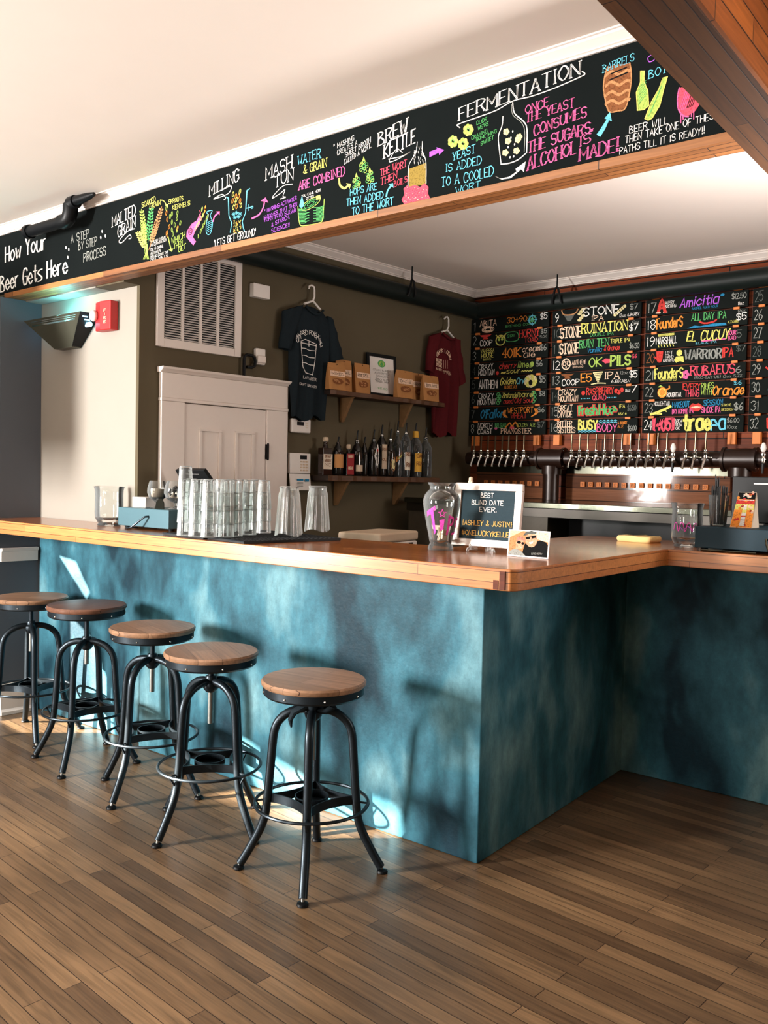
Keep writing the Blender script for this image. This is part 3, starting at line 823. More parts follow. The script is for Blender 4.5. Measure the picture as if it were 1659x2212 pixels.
# drawings
i = Ink(hb, split=True); T = i.text; Ln = i.line; F = i.fill
def ear(base, tip, w_, colr, n=9):
    a, t = Vector(base), Vector(tip); d = t-a; nn = Vector((-d.y, d.x)).normalized()
    Ln([base, tip], 1.5, colr, smooth=False)
    for k in range(n):
        p = a+d*(.28+.7*k/n); ww = w_*(1-.5*abs(k/n-.35))
        for sg in (-1, 1):
            q = p+nn*sg*ww*.5+d.normalized()*w_*.35
            i.fill([tuple(p), tuple(p*.5+q*.5+nn*sg*1.8-d.normalized()*1.5), tuple(q), tuple(p*.5+q*.5+d.normalized()*3)], colr, e=.0002*(k % 3))
ear((318, 545), (328, 446), 15, I_GREEN, 10); ear((318, 545), (306, 452), 14, I_LIME, 10); ear((320, 548), (298, 500), 16, I_YEL, 7); ear((314, 548), (309, 478), 13, I_LIME, 9)
ear((324, 535), (350, 447), 13, I_TAN, 10); ear((322, 540), (340, 478), 13, I_TAN, 8)
for k in range(5): Ln([(310+k*3, 560), (316+k*.7, 545), (315+k*1.2, 528)], 1.6, I_LIME)
i.build('wheat_drawing')
i = Ink(hb, split=True); rn = random.Random(3)
for k, (x, y) in enumerate([(360, 460), (372, 462), (384, 460), (362, 474), (372, 480), (383, 472), (366, 490), (378, 486), (390, 482), (361, 503), (372, 497), (383, 497), (362, 508), (374, 506), (360, 450), (384, 493), (368, 468)]):
    i.oval((x, y), 2.3, 5, I_ORG if k % 3 == 0 else I_LIME, 1.2, a=-.4+rn.random()*.6)
i.build('kernel_drawing')
i = Ink(hb, split=True); Ln = i.line; F = i.fill
F([(432, 461), (426, 476), (414, 484), (404, 500), (403, 512), (409, 520), (418, 530), (424, 522), (417, 512), (424, 496), (432, 484), (436, 470)], I_PINK, e=.0001)
Ln([(432, 455), (434, 462), (430, 468), (436, 474), (430, 480)], 2, I_ROSE)
i.oval((412, 500), 6, 7, I_BLACK, 1.4, e=.0006); i.oval((412, 500), 2.5, 3, I_BLACK, 1.2, e=.0006)
for k, (x, y) in enumerate([(437, 452), (443, 455), (439, 465), (444, 449)]): i.oval((x, y), 2.4, 5.5, I_ORG if k % 2 else I_LIME, a=-.2, e=.0003)
i.build('dryer_drawing')
i = Ink(hb, split=True); Ln = i.line; F = i.fill
Ln([(447, 458), (459, 455), (455, 466), (460, 482), (456, 502), (450, 507), (446, 500), (447, 480), (451, 466), (447, 458)], 1.6, I_BLUE)
for k in range(6): Ln([(448, 482+k*4), (458, 476+k*4)], 1, I_BLUE, smooth=False)
i.arrow([(461, 478), (464, 468), (471, 461)], 4, 9, I_PINK)
i.build('bottle_drawing')
i = Ink(hb, split=True); Ln = i.line; F = i.fill
Ln([(490, 426), (494, 428), (495, 466), (501, 482), (498, 502)], 2.4, I_BLUE, smooth=False); Ln([(540, 408), (534, 412), (531, 460), (524, 478), (526, 492), (529, 500)], 2.4, I_BLUE, smooth=False)
Ln([(533, 450), (546, 447)], 1.8, I_BLUE, smooth=False); i.oval((545, 448), 3.5, 2.5, I_BLUE, 1.2); Ln([(538, 442), (538, 455)], 1.5, I_BLUE, smooth=False)
rn = random.Random(5)
for k, (x, y) in enumerate([(504, 420), (510, 424), (519, 414), (503, 434), (511, 432), (519, 434), (505, 448), (512, 446), (521, 444), (516, 424), (508, 440)]): i.oval((x, y), 2.6, 5.2, I_ORG if k % 2 else I_YEL, 1.4, a=-.3)
for x, y in ((505, 463), (512, 460), (519, 462), (508, 470), (516, 468)):
    for k in range(4): Ln([(x-4*math.cos(k*.8), y-4*math.sin(k*.8)), (x+4*math.cos(k*.8), y+4*math.sin(k*.8))], 1, I_BLUE, smooth=False)
for k in range(70): i.oval((505+rn.random()*16, 476+rn.random()*28), .9, 1.3, I_YEL if k % 3 else I_ORG, n=6)
i.arrow([(545, 472), (560, 464), (569, 449), (572, 436)], 4, 14, I_PINK)
i.build('mill_drawing')
i = Ink(hb, split=True); Ln = i.line; F = i.fill
Ln([(644, 446), (648, 484), (662, 487), (692, 481), (698, 470), (701, 430)], 2, I_LIME)
i.oval((672, 440), 29, 10, I_LIME, 1.6, a=.22); i.oval((672, 440), 20, 6.5, I_GREEN, 1.4, a=.22); i.oval((672, 440), 11, 3.4, I_GREEN, 1.2, a=.22)
for k in range(11): Ln([(645+k*.3, 452+k*3), (658, 452+k*3), (668 if k % 2 else 662, 450+k*3)], 1.6, I_GREEN); Ln([(684 if k % 2 else 678, 449+k*2.9), (692, 448+k*2.9), (700, 444+k*2.9)], 1.6, I_GREEN)
F([(647, 446), (653, 422), (658, 444), (652, 450)], I_BLUE, e=.0007); F([(683, 424), (692, 421), (694, 430), (684, 432)], I_YEL, e=.0007)
i.text('YOU CAME HERE', (652, 427), (694, 413), 6, I_WHITE, '', .14); i.text('OFTEN?', (662, 432), (682, 425), 6, I_WHITE, '', .14)
i.build('mash_tub_drawing')
i = Ink(hb, split=True); Ln = i.line; F = i.fill; rn = random.Random(9)
for cx, cy in ((787, 360), (771, 395), (800, 383)):
    for k in range(13):
        i.oval((cx-7+rn.random()*14, cy-10+k*1.7), 4.2, 3.2, I_GREEN if k % 2 else I_LIME, 1.2)
    F([(cx-4, cy-12), (cx-1, cy-22), (cx+3, cy-12)], I_LIME)
i.arrow([(733, 386), (735, 400), (744, 407), (752, 402)], 5, 12, I_YEL); i.arrow([(835, 424), (838, 412), (845, 402)], 4.5, 11, I_BLUE)
i.build('hop_drawing')
i = Ink(hb, split=True); Ln = i.line; F = i.fill; rn = random.Random(11)
F([(882, 366), (920, 352), (921, 398), (900, 402), (884, 404)], I_AMBER)
Ln([(902, 307), (899, 330), (890, 345), (883, 362), (882, 402)], 1.8, I_WHITE); Ln([(913, 306), (913, 326), (919, 342), (921, 356), (921, 396)], 1.8, I_WHITE)
for k in range(34): 
    x, y = 893+rn.random()*24, 315+rn.random()*42
    if 900-(y-306)*.32 < x < 912+(y-306)*.16: Ln([(x, y), (x+.8, y+5)], 1, I_WHITE, smooth=False)
F([(874, 442), (868, 432), (874, 420), (872, 408), (880, 400), (884, 404), (896, 400), (908, 404), (918, 396), (926, 404), (925, 418), (930, 430), (927, 436), (900, 440)], I_ROSE, e=.0002)
for k in range(60): i.oval((873+rn.random()*53, 404+rn.random()*32), 1.2, .8, I_RED if k % 2 else I_PEACH, n=6, e=.0005)
F([(928, 340), (928, 328), (944, 322), (943, 318), (960, 324), (949, 335), (948, 330)], I_PURP)
i.build('kettle_drawing')
i = Ink(hb, split=True); Ln = i.line; F = i.fill; rn = random.Random(13)
for cx, cy in ((1012, 281), (979, 306), (1001, 311)):
    for k in range(7): i.oval((cx+7*math.cos(k*.9), cy+8*math.sin(k*.9)), 5.5, 5.5, I_LIME if k % 2 else I_YEL, e=.0001*k)
    Ln([(cx-4, cy), (cx, cy-5), (cx+3, cy), (cx, cy+5)], 1.2, I_GREEN, e=.001)
i.build('yeast_drawing')
i = Ink(hb, split=True); Ln = i.line; F = i.fill
Ln([(1087, 252), (1085, 272), (1077, 296), (1080, 330), (1083, 355)], 2.4, I_WHITE); Ln([(1108, 222), (1112, 245), (1131, 262), (1139, 280), (1138, 330)], 2.6, I_WHITE); Ln([(1106, 226), (1108, 248), (1126, 264), (1134, 284), (1133, 328)], 1.4, I_GREY)
Ln([(1083, 355), (1100, 353), (1120, 345), (1138, 330)], 2.4, I_WHITE)
for x, y in ((1094, 285), (1098, 305), (1119, 302), (1092, 330), (1116, 326), (1122, 296)):
    for k in range(5): i.oval((x+4*math.cos(k*1.26), y+4*math.sin(k*1.26)), 3.6, 3.6, I_CREAM, e=.0001*k)
for x, y in ((1108, 284), (1104, 298), (1112, 312), (1110, 338), (1102, 340), (1098, 318)): i.oval((x, y), 1.8, 2.6, I_WHITE)
F([(1068, 380), (1082, 386), (1100, 382), (1116, 371), (1114, 365), (1136, 349), (1132, 372), (1126, 366), (1104, 385), (1084, 388)], I_WHITE)
i.build('carboy_drawing')
i = Ink(hb, split=True); Ln = i.line; F = i.fill
F([(1313, 145), (1330, 140), (1361, 137), (1364, 160), (1362, 190), (1352, 233), (1335, 240), (1316, 241), (1308, 215), (1304, 190), (1307, 165)], I_BROWN)
for k, y in enumerate((160, 182, 203, 222)): Ln([(1309, y+4), (1322, y-5), (1338, y+2), (1352, y-7), (1360, y-7)], 6, I_TAN, e=.0003)
Ln([(1318, 173), (1356, 157)], 3, I_BLACK, e=.0007); Ln([(1320, 160), (1354, 146)], 3, I_BLACK, e=.0007)
Ln([(1313, 145), (1307, 165), (1304, 190), (1308, 215), (1316, 241), (1335, 240), (1352, 233), (1362, 190), (1364, 160), (1361, 137)], 3, I_TAN, e=.0006)
F([(1289, 291), (1300, 275), (1311, 258), (1306, 256), (1318, 242), (1322, 262), (1316, 260), (1308, 278), (1297, 296)], I_BLUE)
i.build('barrel_drawing')
i = Ink(hb, split=True); Ln = i.line; F = i.fill
B1 = [(1384, 154), (1392, 154), (1392, 178), (1400, 196), (1402, 229), (1392, 237), (1378, 239), (1375, 200), (1384, 178)]
B2 = [(1432, 169), (1442, 166), (1434, 195), (1426, 228), (1409, 256), (1401, 260), (1394, 257), (1408, 220), (1424, 192)]
for Bp in (B1, B2):
    F(Bp, I_LIME); Ln(Bp+[Bp[0]], 2, I_YEL, smooth=False, e=.0008)
for k in range(7): Ln([(1380, 226-k*6), (1396, 204-k*5)], 1.2, I_GREEN, smooth=False, e=.0005)
for k in range(7): Ln([(1401+k*3.6, 252-k*8), (1410+k*3.2, 234-k*8)], 1.4, I_GREEN, smooth=False, e=.0005)
i.build('beer_bottle_drawing')
i = Ink(hb, split=True); Ln = i.line; F = i.fill
F([(1468, 190), (1520, 176), (1514, 222), (1502, 240), (1488, 250), (1476, 250), (1466, 236), (1464, 212)], I_ROSE)
for k in range(8): Ln([(1468+k*4, 240-k*1.5), (1482+k*4, 196-k*1)], 1.4, I_BLACK if k > 3 else I_PINK, smooth=False, e=.0005)
Ln([(1468, 190), (1464, 212), (1466, 236), (1476, 250), (1488, 252)], 3, I_PINK, e=.0007)
for x, y0, y1 in ((1471, 244, 266), (1476, 250, 258), (1494, 246, 252), (1499, 240, 257)): Ln([(x, y0), (x, y1)], 2.4, I_PINK, smooth=False)
i.build('pour_drawing')
# ---------------------------------------------------------------- things on the shirt wall
def wall_thing(name, label, cat, s, z, off=0.001, group=None):
    p = cw(s, off, z); return thing(name, label, cat, p, CROT, group)
# door with its casing and cornice (setting)
s0, zt = cs(338, 791); s1, _ = cs(620.5, 826); 
sl0, zl = cs(393, 868); sl1, _ = cs(571, 888)
zl = 1.835
dr = thing('door_1', 'white panelled door in a wide white casing with a cornice', 'door', cw(0, .001, 0), CROT); dr['kind'] = 'structure'
b = MB(); b.box(sl0+.004, sl1-.004, -.02, 0, .01, zl-.004, WHITE)
lf = b.build('door_leaf', dr, smooth=0, bevel=.002)
pw = (sl1-sl0)
for k, (a, c_) in enumerate(((.17, .43), (.60, .84))):
    b = MB(); x0, x1 = sl0+pw*a, sl0+pw*c_
    b.box(x0, x0+.018, -.03, -.0195, .3, zl-.14, WHITE); b.box(x1-.018, x1, -.03, -.0195, .3, zl-.14, WHITE); b.box(x0, x1, -.034, -.0195, zl-.152, zl-.14, WHITE); b.box(x0, x1, -.03, -.0195, .3, .318, WHITE)
    b.build('door_panel', lf, smooth=0, bevel=.002)
b = MB(); b.box(sl1-.001, sl1+.012, -.036, -.012, 1.54, 1.63, BLACK); b.cyl((sl1+.003, -.036, 1.535), (sl1+.003, -.036, 1.635), .006, BLACK, 10)
b.build('hinge', lf, smooth=30)
b = MB()
b.box(s0+.015, sl0, -.03, 0, .001, zl, WHITE); b.box(sl1, s1-.015, -.03, 0, .001, zl, WHITE)
b.box(s0+.012, s1-.012, -.034, 0, zl, zl+.018, WHITE); b.box(s0+.015, s1-.015, -.03, 0, zl+.018, zt-.03, WHITE)
b.extrude([(s0+.004, 0, zt-.03), (s0+.004, -.034, zt-.03), (s0+.004, -.044, zt-.02), (s0+.004, -.056, zt-.012), (s0+.004, -.06, zt), (s0+.004, 0, zt)], (s1-s0-.008, 0, 0), WHITE)
b.build('door_casing', dr, smooth=0, bevel=.003)

# return air grille
g0, gz0 = cs(335, 745); g1, _ = cs(516.5, 774); gz1 = 2.69; gz0 = 2.126
gr = wall_thing('air_vent', 'large white louvred return air grille above the door', 'vent', g0, gz0)
W_, H_ = g1-g0, gz1-gz0
b = MB(); t_ = .045
b.box(0, t_, -.018, 0, 0, H_, WHITE); b.box(W_-t_, W_, -.018, 0, 0, H_, WHITE); b.box(t_, W_-t_, -.018, 0, 0, t_, WHITE); b.box(t_, W_-t_, -.018, 0, H_-t_, H_, WHITE)
b.build('vent_frame', gr, smooth=0, bevel=.003)
b = MB(); b.box(t_, W_-t_, -.003, -.0005, t_, H_-t_, BLACK); b.build('vent_backing', gr, smooth=0)
b = MB()
for k in (1, 2, 3): x = t_+(W_-2*t_)*k/4; b.box(x-.007, x+.007, -.017, -.003, t_, H_-t_, WHITE)
b.build('vent_mullion', gr, smooth=0)
b = MB(); nl = 36
for k in range(nl):
    z = t_+(H_-2*t_)*(k+.5)/nl
    for q in range(4):
        x0 = t_+(W_-2*t_)*q/4+.008; x1 = t_+(W_-2*t_)*(q+1)/4-.008
        b.hexa([(x0, -.014, z-.004), (x1, -.014, z-.004), (x0, -.004, z+.003), (x1, -.004, z+.003), (x0, -.014, z-.0025), (x1, -.014, z-.0025), (x0, -.004, z+.0045), (x1, -.004, z+.0045)], WHITEPL)
b.build('louvre', gr, smooth=0)

def wall_box(name, label, cat, px0, px1, dep, mat=WHITEPL, bev=.004):
    a, za = cs(*px0); c_, zc = cs(*px1)
    t = wall_thing(name, label, cat, a, zc)
    b = MB(); b.box(0, c_-a, -dep, 0, 0, za-zc, mat); b.build('housing', t, smooth=30, bevel=bev)
    return t, c_-a, za-zc
t, ww, hh = wall_box('chime_box', 'small plain white box on the olive wall right of the big grille', 'box', (539, 612), (574, 649), .04)
# motion sensor
t, ww, hh = wall_box('motion_sensor', 'white rounded motion sensor low beside the grille corner', 'sensor', (547, 752), (567, 790), .03, WHITEPL, .008)
b = MB(); b.extrude([(ww*.12, -.0305, hh*.06), (ww*.88, -.0305, hh*.06), (ww*.88, -.04, hh*.12), (ww*.88, -.04, hh*.5), (ww*.88, -.0305, hh*.56), (ww*.12, -.0305, hh*.56), (ww*.12, -.04, hh*.5), (ww*.12, -.04, hh*.12)][:0] or [(ww*.1, -.030, hh*.06), (ww*.1, -.041, hh*.14), (ww*.1, -.041, hh*.5), (ww*.1, -.030, hh*.58)], (ww*.8, 0, 0), WHITE); b.build('lens', t, smooth=0, bevel=.002)
# black bent pipe under the grille
s_a, z_a = cs(520, 812); 
t = wall_thing('conduit_pipe', 'short black bent pipe between the grille and the motion sensor', 'pipe', s_a, z_a, .03)
b = MB(); x1, z1 = cs(545, 772); x1 -= s_a; z1 -= z_a
zq = z1
b.tube([(0, 0, -.015), (0, 0, zq-.02), (.003, 0, zq-.004), (.02, 0, zq+.006), (x1*.7, 0, zq+.006), (x1*.95, 0, zq-.008), (x1, 0, zq-.03), (x1*.95, 0, zq-.052), (x1*.7, 0, zq-.064), (.02, 0, zq-.064)], .009, BLACK, 10); b.build('pipe_body', t)
# thermostat
t, ww, hh = wall_box('thermostat', 'white thermostat with a small dark screen under the grey shirt', 'thermostat', (624, 903), (665, 937), .03, WHITEPL, .01)
b = MB(); b.box(ww*.26, ww*.6, -.0315, -.0295, hh*.52, hh*.78, BLACK); b.build('screen', t, smooth=0)
b = MB()
for k in range(3): b.box(ww*.7, ww*.82, -.033, -.0295, hh*(.35+.15*k), hh*(.43+.15*k), LABEL)
b.build('button', t, smooth=0)
# alarm keypad
t, ww, hh = wall_box('alarm_keypad', 'white alarm keypad with flipped-down cover beside the bottle shelf', 'keypad', (621, 978), (664, 1023), .028, WHITEPL, .004)
b = MB(); b.box(ww*.48, ww*.80, -.0295, -.0275, hh*.70, hh*.9, BLACK); b.build('screen', t, smooth=0)
b = MB()
for r_ in range(4):
    for q in range(3): b.box(ww*(.5+.135*q), ww*(.59+.135*q), -.031, -.0275, hh*(.12+.14*r_), hh*(.2+.14*r_), COOLER)
b.build('keys', t, smooth=0)
b = MB(); b.hexa([(0, -.034, -.105), (ww*1.02, -.034, -.105), (0, -.030, -.105), (ww*1.02, -.030, -.105), (-.002, -.024, -.003), (ww, -.024, -.003), (-.002, -.018, -.003), (ww, -.018, -.003)], WHITEPL)
cv = b.build('cover', t, smooth=0, bevel=.001)
i = Ink(t, base=-.033, off=.0022)
i.fill([(ww*.3, -.034), (ww*.62, -.034), (ww*.62, -.046), (ww*.3, -.046)], I_DEEP, px=False); i.fill([(ww*.7, -.034), (ww*.9, -.034), (ww*.9, -.05), (ww*.7, -.05)], I_DEEP, px=False)
for k in range(4): i.line([(ww*.32, -.056-.008*k), (ww*.6, -.056-.008*k)], .003, I_GREY, px=False)
i.build('cover_print')

# ---------------------------------------------------------------- t-shirts on hangers
def pl(pts, t):                           # interpolate along a list of (key, value)
    for (a, va), (c_, vb) in zip(pts, pts[1:]):
        if t <= c_ or (c_, vb) == pts[-1]:
            q = 0 if c_ == a else min(1, max(0, (t-a)/(c_-a))); return va+(vb-va)*q
def make_shirt(name, label, hook, shape, mat, off, hgr_label):
    """shape: dict of photo outlines; the shirt hangs off the wall by `off`"""
    sh, zh = cs(*hook, off)
    t = wall_thing(name, label, 'shirt', sh, 0, off)
    P = lambda q: Vector((cs(*q, off)[0]-sh, cs(*q, off)[1]))
    Lq = sorted([(-P(q).y, P(q).x) for q in shape['left']]); Rq = sorted([(-P(q).y, P(q).x) for q in shape['right']])
    zt_, zb_ = -min(Lq[0][0], Rq[0][0]), -max(Lq[-1][0], Rq[-1][0])
    rn = random.Random(4); ph = rn.random()*6
    nz, nu = 30, 44
    def f(u, v):
        z = zt_+(zb_-zt_)*v
        a, c_ = pl(Lq, -z), pl(Rq, -z)
        ang = 2*PI*u; cx, hw = (a+c_)/2, (c_-a)/2
        x = cx+hw*math.cos(ang)
        th = .028*min(1, v*5+.35)
        fold = (.012*math.sin(x*52+ph+1.5*v)+.008*math.sin(x*95+v*4))*min(1, v*1.6)
        dz = .012*math.cos(ang)*v + (.018*math.sin(x*40+1) if v > .97 else 0)
        return (x, -th*math.sin(ang)*(1.0 if math.sin(ang) > 0 else .6)-fold*(1 if math.sin(ang) > 0 else .2)-.02, z+dz)
    b = MB(); b.grid(f, nu, nz, mat, wrap=True)
    b.add([f(k/nu, 0) for k in range(nu)], [tuple(range(nu))], mat)
    b.build('body', t, smooth=80)
    for nm in ('sleeve_l', 'sleeve_r'):
        T0, T1, B0, B1 = [P(q) for q in shape[nm]]     # top inner, top outer (shoulder), bottom outer, bottom inner
        b = MB()
        def g(u, v):
            top = T0.lerp(B1, v); bot = T1.lerp(B0, v)
            # v along the sleeve, u round it
            ang = 2*PI*u; q = top.lerp(bot, .5-.5*math.cos(ang))
            bulge = (bot-top); nn = Vector((bulge.y, -bulge.x))*.0
            return (q.x, -.022-.03*math.sin(ang)-.006*math.sin(9*v+q.x*60), q.y)
        b.grid(g, 24, 8, mat, wrap=True)
        b.build('sleeve', t, smooth=80)
    b = MB(); c0, c1 = P(shape['neck'][0]), P(shape['neck'][1]); cb = P(shape['neck'][2])
    pts = []
    for k in range(13):
        q = k/12; m_ = c0*(1-q)**2+cb*2*q*(1-q)*1.0+c1*q*q
        pts.append((m_.x, -.054+.02*abs(q-.5), m_.y))
    b.tube(pts, .008, mat, 8); b.build('collar', t)
    # hanger: a thing of its own
    h = wall_thing('clothes_hanger', hgr_label, 'hanger', sh, zh, off)
    b = MB(); Q = lambda q: Vector((P(q).x, -.022, P(q).y-zh))
    hk = [Q(q) for q in shape['hook']]
    b.tube(hk, .006, WHITEPL, 8); b.build('hook', h)
    b = MB(); b.tube([Q(q) for q in shape['bar']], .007, WHITEPL, 8); b.build('arm', h)
    n_ = MB(); n_.cyl((0, 0, -.004), (0, off+.02, -.004), .003, SCREW, 8)
    return t, h
SH1 = dict(left=[(660, 663), (628, 668), (617, 690), (620, 760), (622, 850), (624, 897)], right=[(674, 668), (690, 672), (708, 700), (706, 760), (700, 830), (693, 907)],
           sleeve_l=[(648, 660), (606, 672), (598, 752), (622, 758)], sleeve_r=[(700, 684), (714, 700), (736, 776), (705, 782)],
           neck=[(651, 662), (688, 672), (672, 694)], hook=[(662, 625), (663, 619), (668, 617), (673, 621), (674, 628), (674, 642), (671, 650)],
           bar=[(652, 657), (671, 651), (687, 670)])
t, h = make_shirt('t_shirt', 'charcoal grey t-shirt with a pint glass print hanging beside the door', (671, 619), SH1, NAVY, .03, 'white hanger carrying the charcoal t-shirt')
i = Ink(t, base=-.066, off=.001); Ln = i.line
for k, c_ in enumerate('UNTAPPED POTENTIAL'):
    a = R(165-150*k/17); x, y = 668+27*math.cos(a), 745-28*math.sin(a)+10*(k/17)
    i.text(c_, (x-2.4, y+2.4*math.cos(a)), (x+2.4, y-2.4*math.cos(a)+1.5), 9, I_WHITE, '', .13, jit=0)
Ln([(650, 737), (659, 733), (684, 744), (682, 747), (650, 740), (650, 737)], 1.6, I_WHITE, smooth=False)
Ln([(683, 746), (680, 780), (675, 810), (660, 805), (654, 792), (650, 740)], 1.8, I_WHITE, smooth=False); i.oval((667, 744), 2.4, 4, I_WHITE, 1.2)
for y in (752, 767, 783): Ln([(652, y), (660, y+1), (668, y+5), (679, y+6)], 1.6, I_WHITE)
i.text('LAVARER', (655, 817), (683, 824), 6, I_WHITE, '', .13); i.text('CRAFT BREWERY', (647, 831), (684, 839), 5, I_WHITE, '', .13)
i.build('print')
SH2 = dict(left=[(950, 722), (930, 727), (925, 760), (926, 830), (927, 930)], right=[(962, 724), (975, 735), (988, 770), (985, 850), (978, 941)],
           sleeve_l=[(946, 719), (922, 727), (914, 800), (930, 808)], sleeve_r=[(974, 732), (986, 738), (998, 822), (983, 836)],
           neck=[(947, 720), (974, 732), (962, 742)], hook=[(955, 690), (957, 686), (961, 685), (964, 690), (964, 705), (961, 713)], bar=[(949, 718), (961, 714), (976, 732)])
t, h = make_shirt('t_shirt', 'maroon t-shirt hanging near the corner by the tap boards', (961, 686), SH2, MAROON, .03, 'white hanger carrying the maroon t-shirt')
i = Ink(t, base=-.066, off=.001); Ln = i.line
for k, c_ in enumerate('DRINK LOCAL'):
    a = R(160-140*k/10); x, y = 959+15*math.cos(a), 775-18*math.sin(a)+8*(k/10)
    i.text(c_, (x-1.7, y), (x+1.7, y+.6), 8, I_PEACH, '', .15, jit=0)
for k in range(7): Ln([(942, 774+k*2.6), (954, 777+k*2.7)], 1.3, I_PEACH, smooth=False)
for k in range(3): Ln([(958+k*4, 778), (958+k*4, 796)], .8, I_PEACH, smooth=False)
i.text('BEER MAKES', (942, 798), (972, 807), 4, I_PEACH, '', .15); i.text('IT FUN', (957, 806), (974, 812), 4, I_PEACH, '', .15)
i.build('print')

# ---------------------------------------------------------------- rough pine shelves
def make_shelf(label, pa, pb, dep, thick, brk, chips):
    """pa, pb: top front corners in the photo"""
    sa, za = cs(*pa, dep); sb, zb = cs(*pb, dep); z = (za+zb)/2
    t = wall_thing('wall_shelf', label, 'shelf', sa, z, .001)
    L = sb-sa; n = 26; rn = random.Random(int(pa[0]))
    b = MB()
    fr = [-dep+rn.uniform(-.006, .006) for k in range(n)]
    tp = [(L*k/(n-1)) for k in range(n)]
    pts = [(tp[k], fr[k]) for k in range(n)]+[(L, 0), (0, 0)]
    b.prism(pts, -thick, 0, SHELFWOOD); b.build('board', t, smooth=0, bevel=.003)
    for q in brk:
        x = cs(*q, dep*.5)[0]-sa
        b = MB(); h_ = .16
        b.extrude([(x-.012, -.001, -thick-.001), (x-.012, -dep*.9, -thick-.001), (x-.012, -dep*.8, -thick-.012), (x-.012, -.02, -thick-h_), (x-.012, -.001, -thick-h_)], (.024, 0, 0), BRACKET)
        b.build('bracket', t, smooth=0, bevel=.002)
    return t, sa, z, L
shelf1 = make_shelf('upper rough wooden shelf holding kraft snack bags', (714, 838), (962, 873), .13, .03, [(752, 850), (880, 872)], 0)
shelf2 = make_shelf('lower rough wooden shelf holding the liquor bottles', (707, 1026), (950, 1033), .15, .035, [(741, 1030), (868, 1036)], 0)

# kraft bags
def make_bag(px0, px1, ytop, name_line, label, dep=.075, dep0=.0, lab2=None, tilt=0):
    off = .001+dep
    sa = cs(*px0, off)[0]; sb = cs(*px1, off)[0]; z = shelf1[2]
    zt_ = cs((px0[0]+px1[0])/2, ytop, off)[1]
    w_ = sb-sa; h_ = zt_-z-.001
    t = wall_thing('snack_bag', label, 'bag', (sa+sb)/2, z+.0012, off-.03, 'kraft snack bags on the upper shelf')
    b = MB()
    def f(u, v):
        ang = 2*PI*u; th = .026*(1-v)**.7*(1 if v < .86 else .3)+.0015
        c_, s_ = math.cos(ang), math.sin(ang)
        x = w_/2*max(-1, min(1, c_*1.25)); wob = .002*math.sin(9*x+5*v)
        return (x, -th*max(-1, min(1, s_*1.3))+wob, h_*v)
    b.grid(f, 40, 14, KRAFT, wrap=True); b.add([f(k/40, 0) for k in range(40)], [tuple(range(40))], KRAFT); b.add([f(k/40, 1) for k in range(40)], [tuple(range(40))], KRAFT)
    b.build('pouch', t, smooth=60)
    i = Ink(t, fn=lambda u, v, o: (u, -(.026*(1-v/h_)**.7*1.0+.0015)-o-.0015+.002*math.sin(9*u+5*v/h_), v))
    for k in range(6):
        a_ = .5+.2*k/6; c_ = .5+.2*(k+1)/6
        i.fill([(-w_*.44, h_*a_), (w_*.44, h_*a_), (w_*.44, h_*c_), (-w_*.44, h_*c_)], I_PEACH, px=False)
    i.text(name_line, (-w_*.34, h_*.56), (w_*.34, h_*.56), h_*.09, I_BLACK, '', .14, px=False)
    i.oval((0, h_*.32), w_*.32, h_*.115, I_BROWN, px=False, e=.0004)
    rn = random.Random(len(label))
    for k in range(12): i.oval((rn.uniform(-.22, .22)*w_, h_*(.32+rn.uniform(-.07, .07))), w_*.07, h_*.025, I_TAN if k % 2 else I_BROWN, px=False, e=.001)
    i.oval((0, h_*.95), .004, .003, I_BLACK, px=False)
    i.build('bag_label')
    return t
make_bag((731, 808), (764, 808), 777, 'TRAIL', 'tallest kraft bag, standing behind the first bag under the grey shirt sleeve', dep=.075)
make_bag((714, 830), (750, 832), 784, 'MIXED', 'leftmost kraft snack bag, nearest the grey shirt, leaning on the bag behind', dep=.135)
make_bag((771, 836), (803, 840), 785, 'PRETZEL', 'kraft bag standing just left of the black framed menu', dep=.09)
make_bag((861, 850), (896, 856), 800, 'OKIE', 'kraft bag standing just right of the black framed menu', dep=.135)
make_bag((893, 855), (921, 858), 806, 'JERKY', 'middle kraft bag of the three right of the framed menu', dep=.06)
make_bag((918, 860), (951, 864), 811, 'BEER NUTS', 'kraft bag at the right end of the shelf in front of the maroon shirt', dep=.137)
# framed menu
off = .05
sa, za = cs(797, 760, off); sb, zb = cs(858, 850, off); z = shelf1[2]
t = wall_thing('picture_frame', 'black framed price card leaning between the kraft bags', 'frame', sa, z+.001, .042)
h_ = cs(797, 760, off)[1]-z; w_ = sb-sa
t.rotation_euler = (R(-5), 0, CROT)
b = MB(); bw = .022
b.box(0, bw, -.016, 0, 0, h_, BLACK); b.box(w_-bw, w_, -.016, 0, 0, h_, BLACK); b.box(bw, w_-bw, -.016, 0, 0, bw, BLACK); b.box(bw, w_-bw, -.016, 0, h_-bw, h_, BLACK)
b.build('frame', t, smooth=0, bevel=.002)
b = MB(); b.box(bw, w_-bw, -.008, 0, bw, h_-bw, WHITEPL); b.build('card', t, smooth=0)
i = Ink(t, base=-.008, off=.001)
i.oval((w_*.5, h_*.78), w_*.13, h_*.085, I_GREEN, px=False); i.oval((w_*.5, h_*.78), w_*.09, h_*.06, I_LIME, px=False, e=.0004); i.fill([(w_*.44, h_*.76), (w_*.5, h_*.83), (w_*.56, h_*.76), (w_*.5, h_*.73)], I_GREEN, px=False, e=.0008)
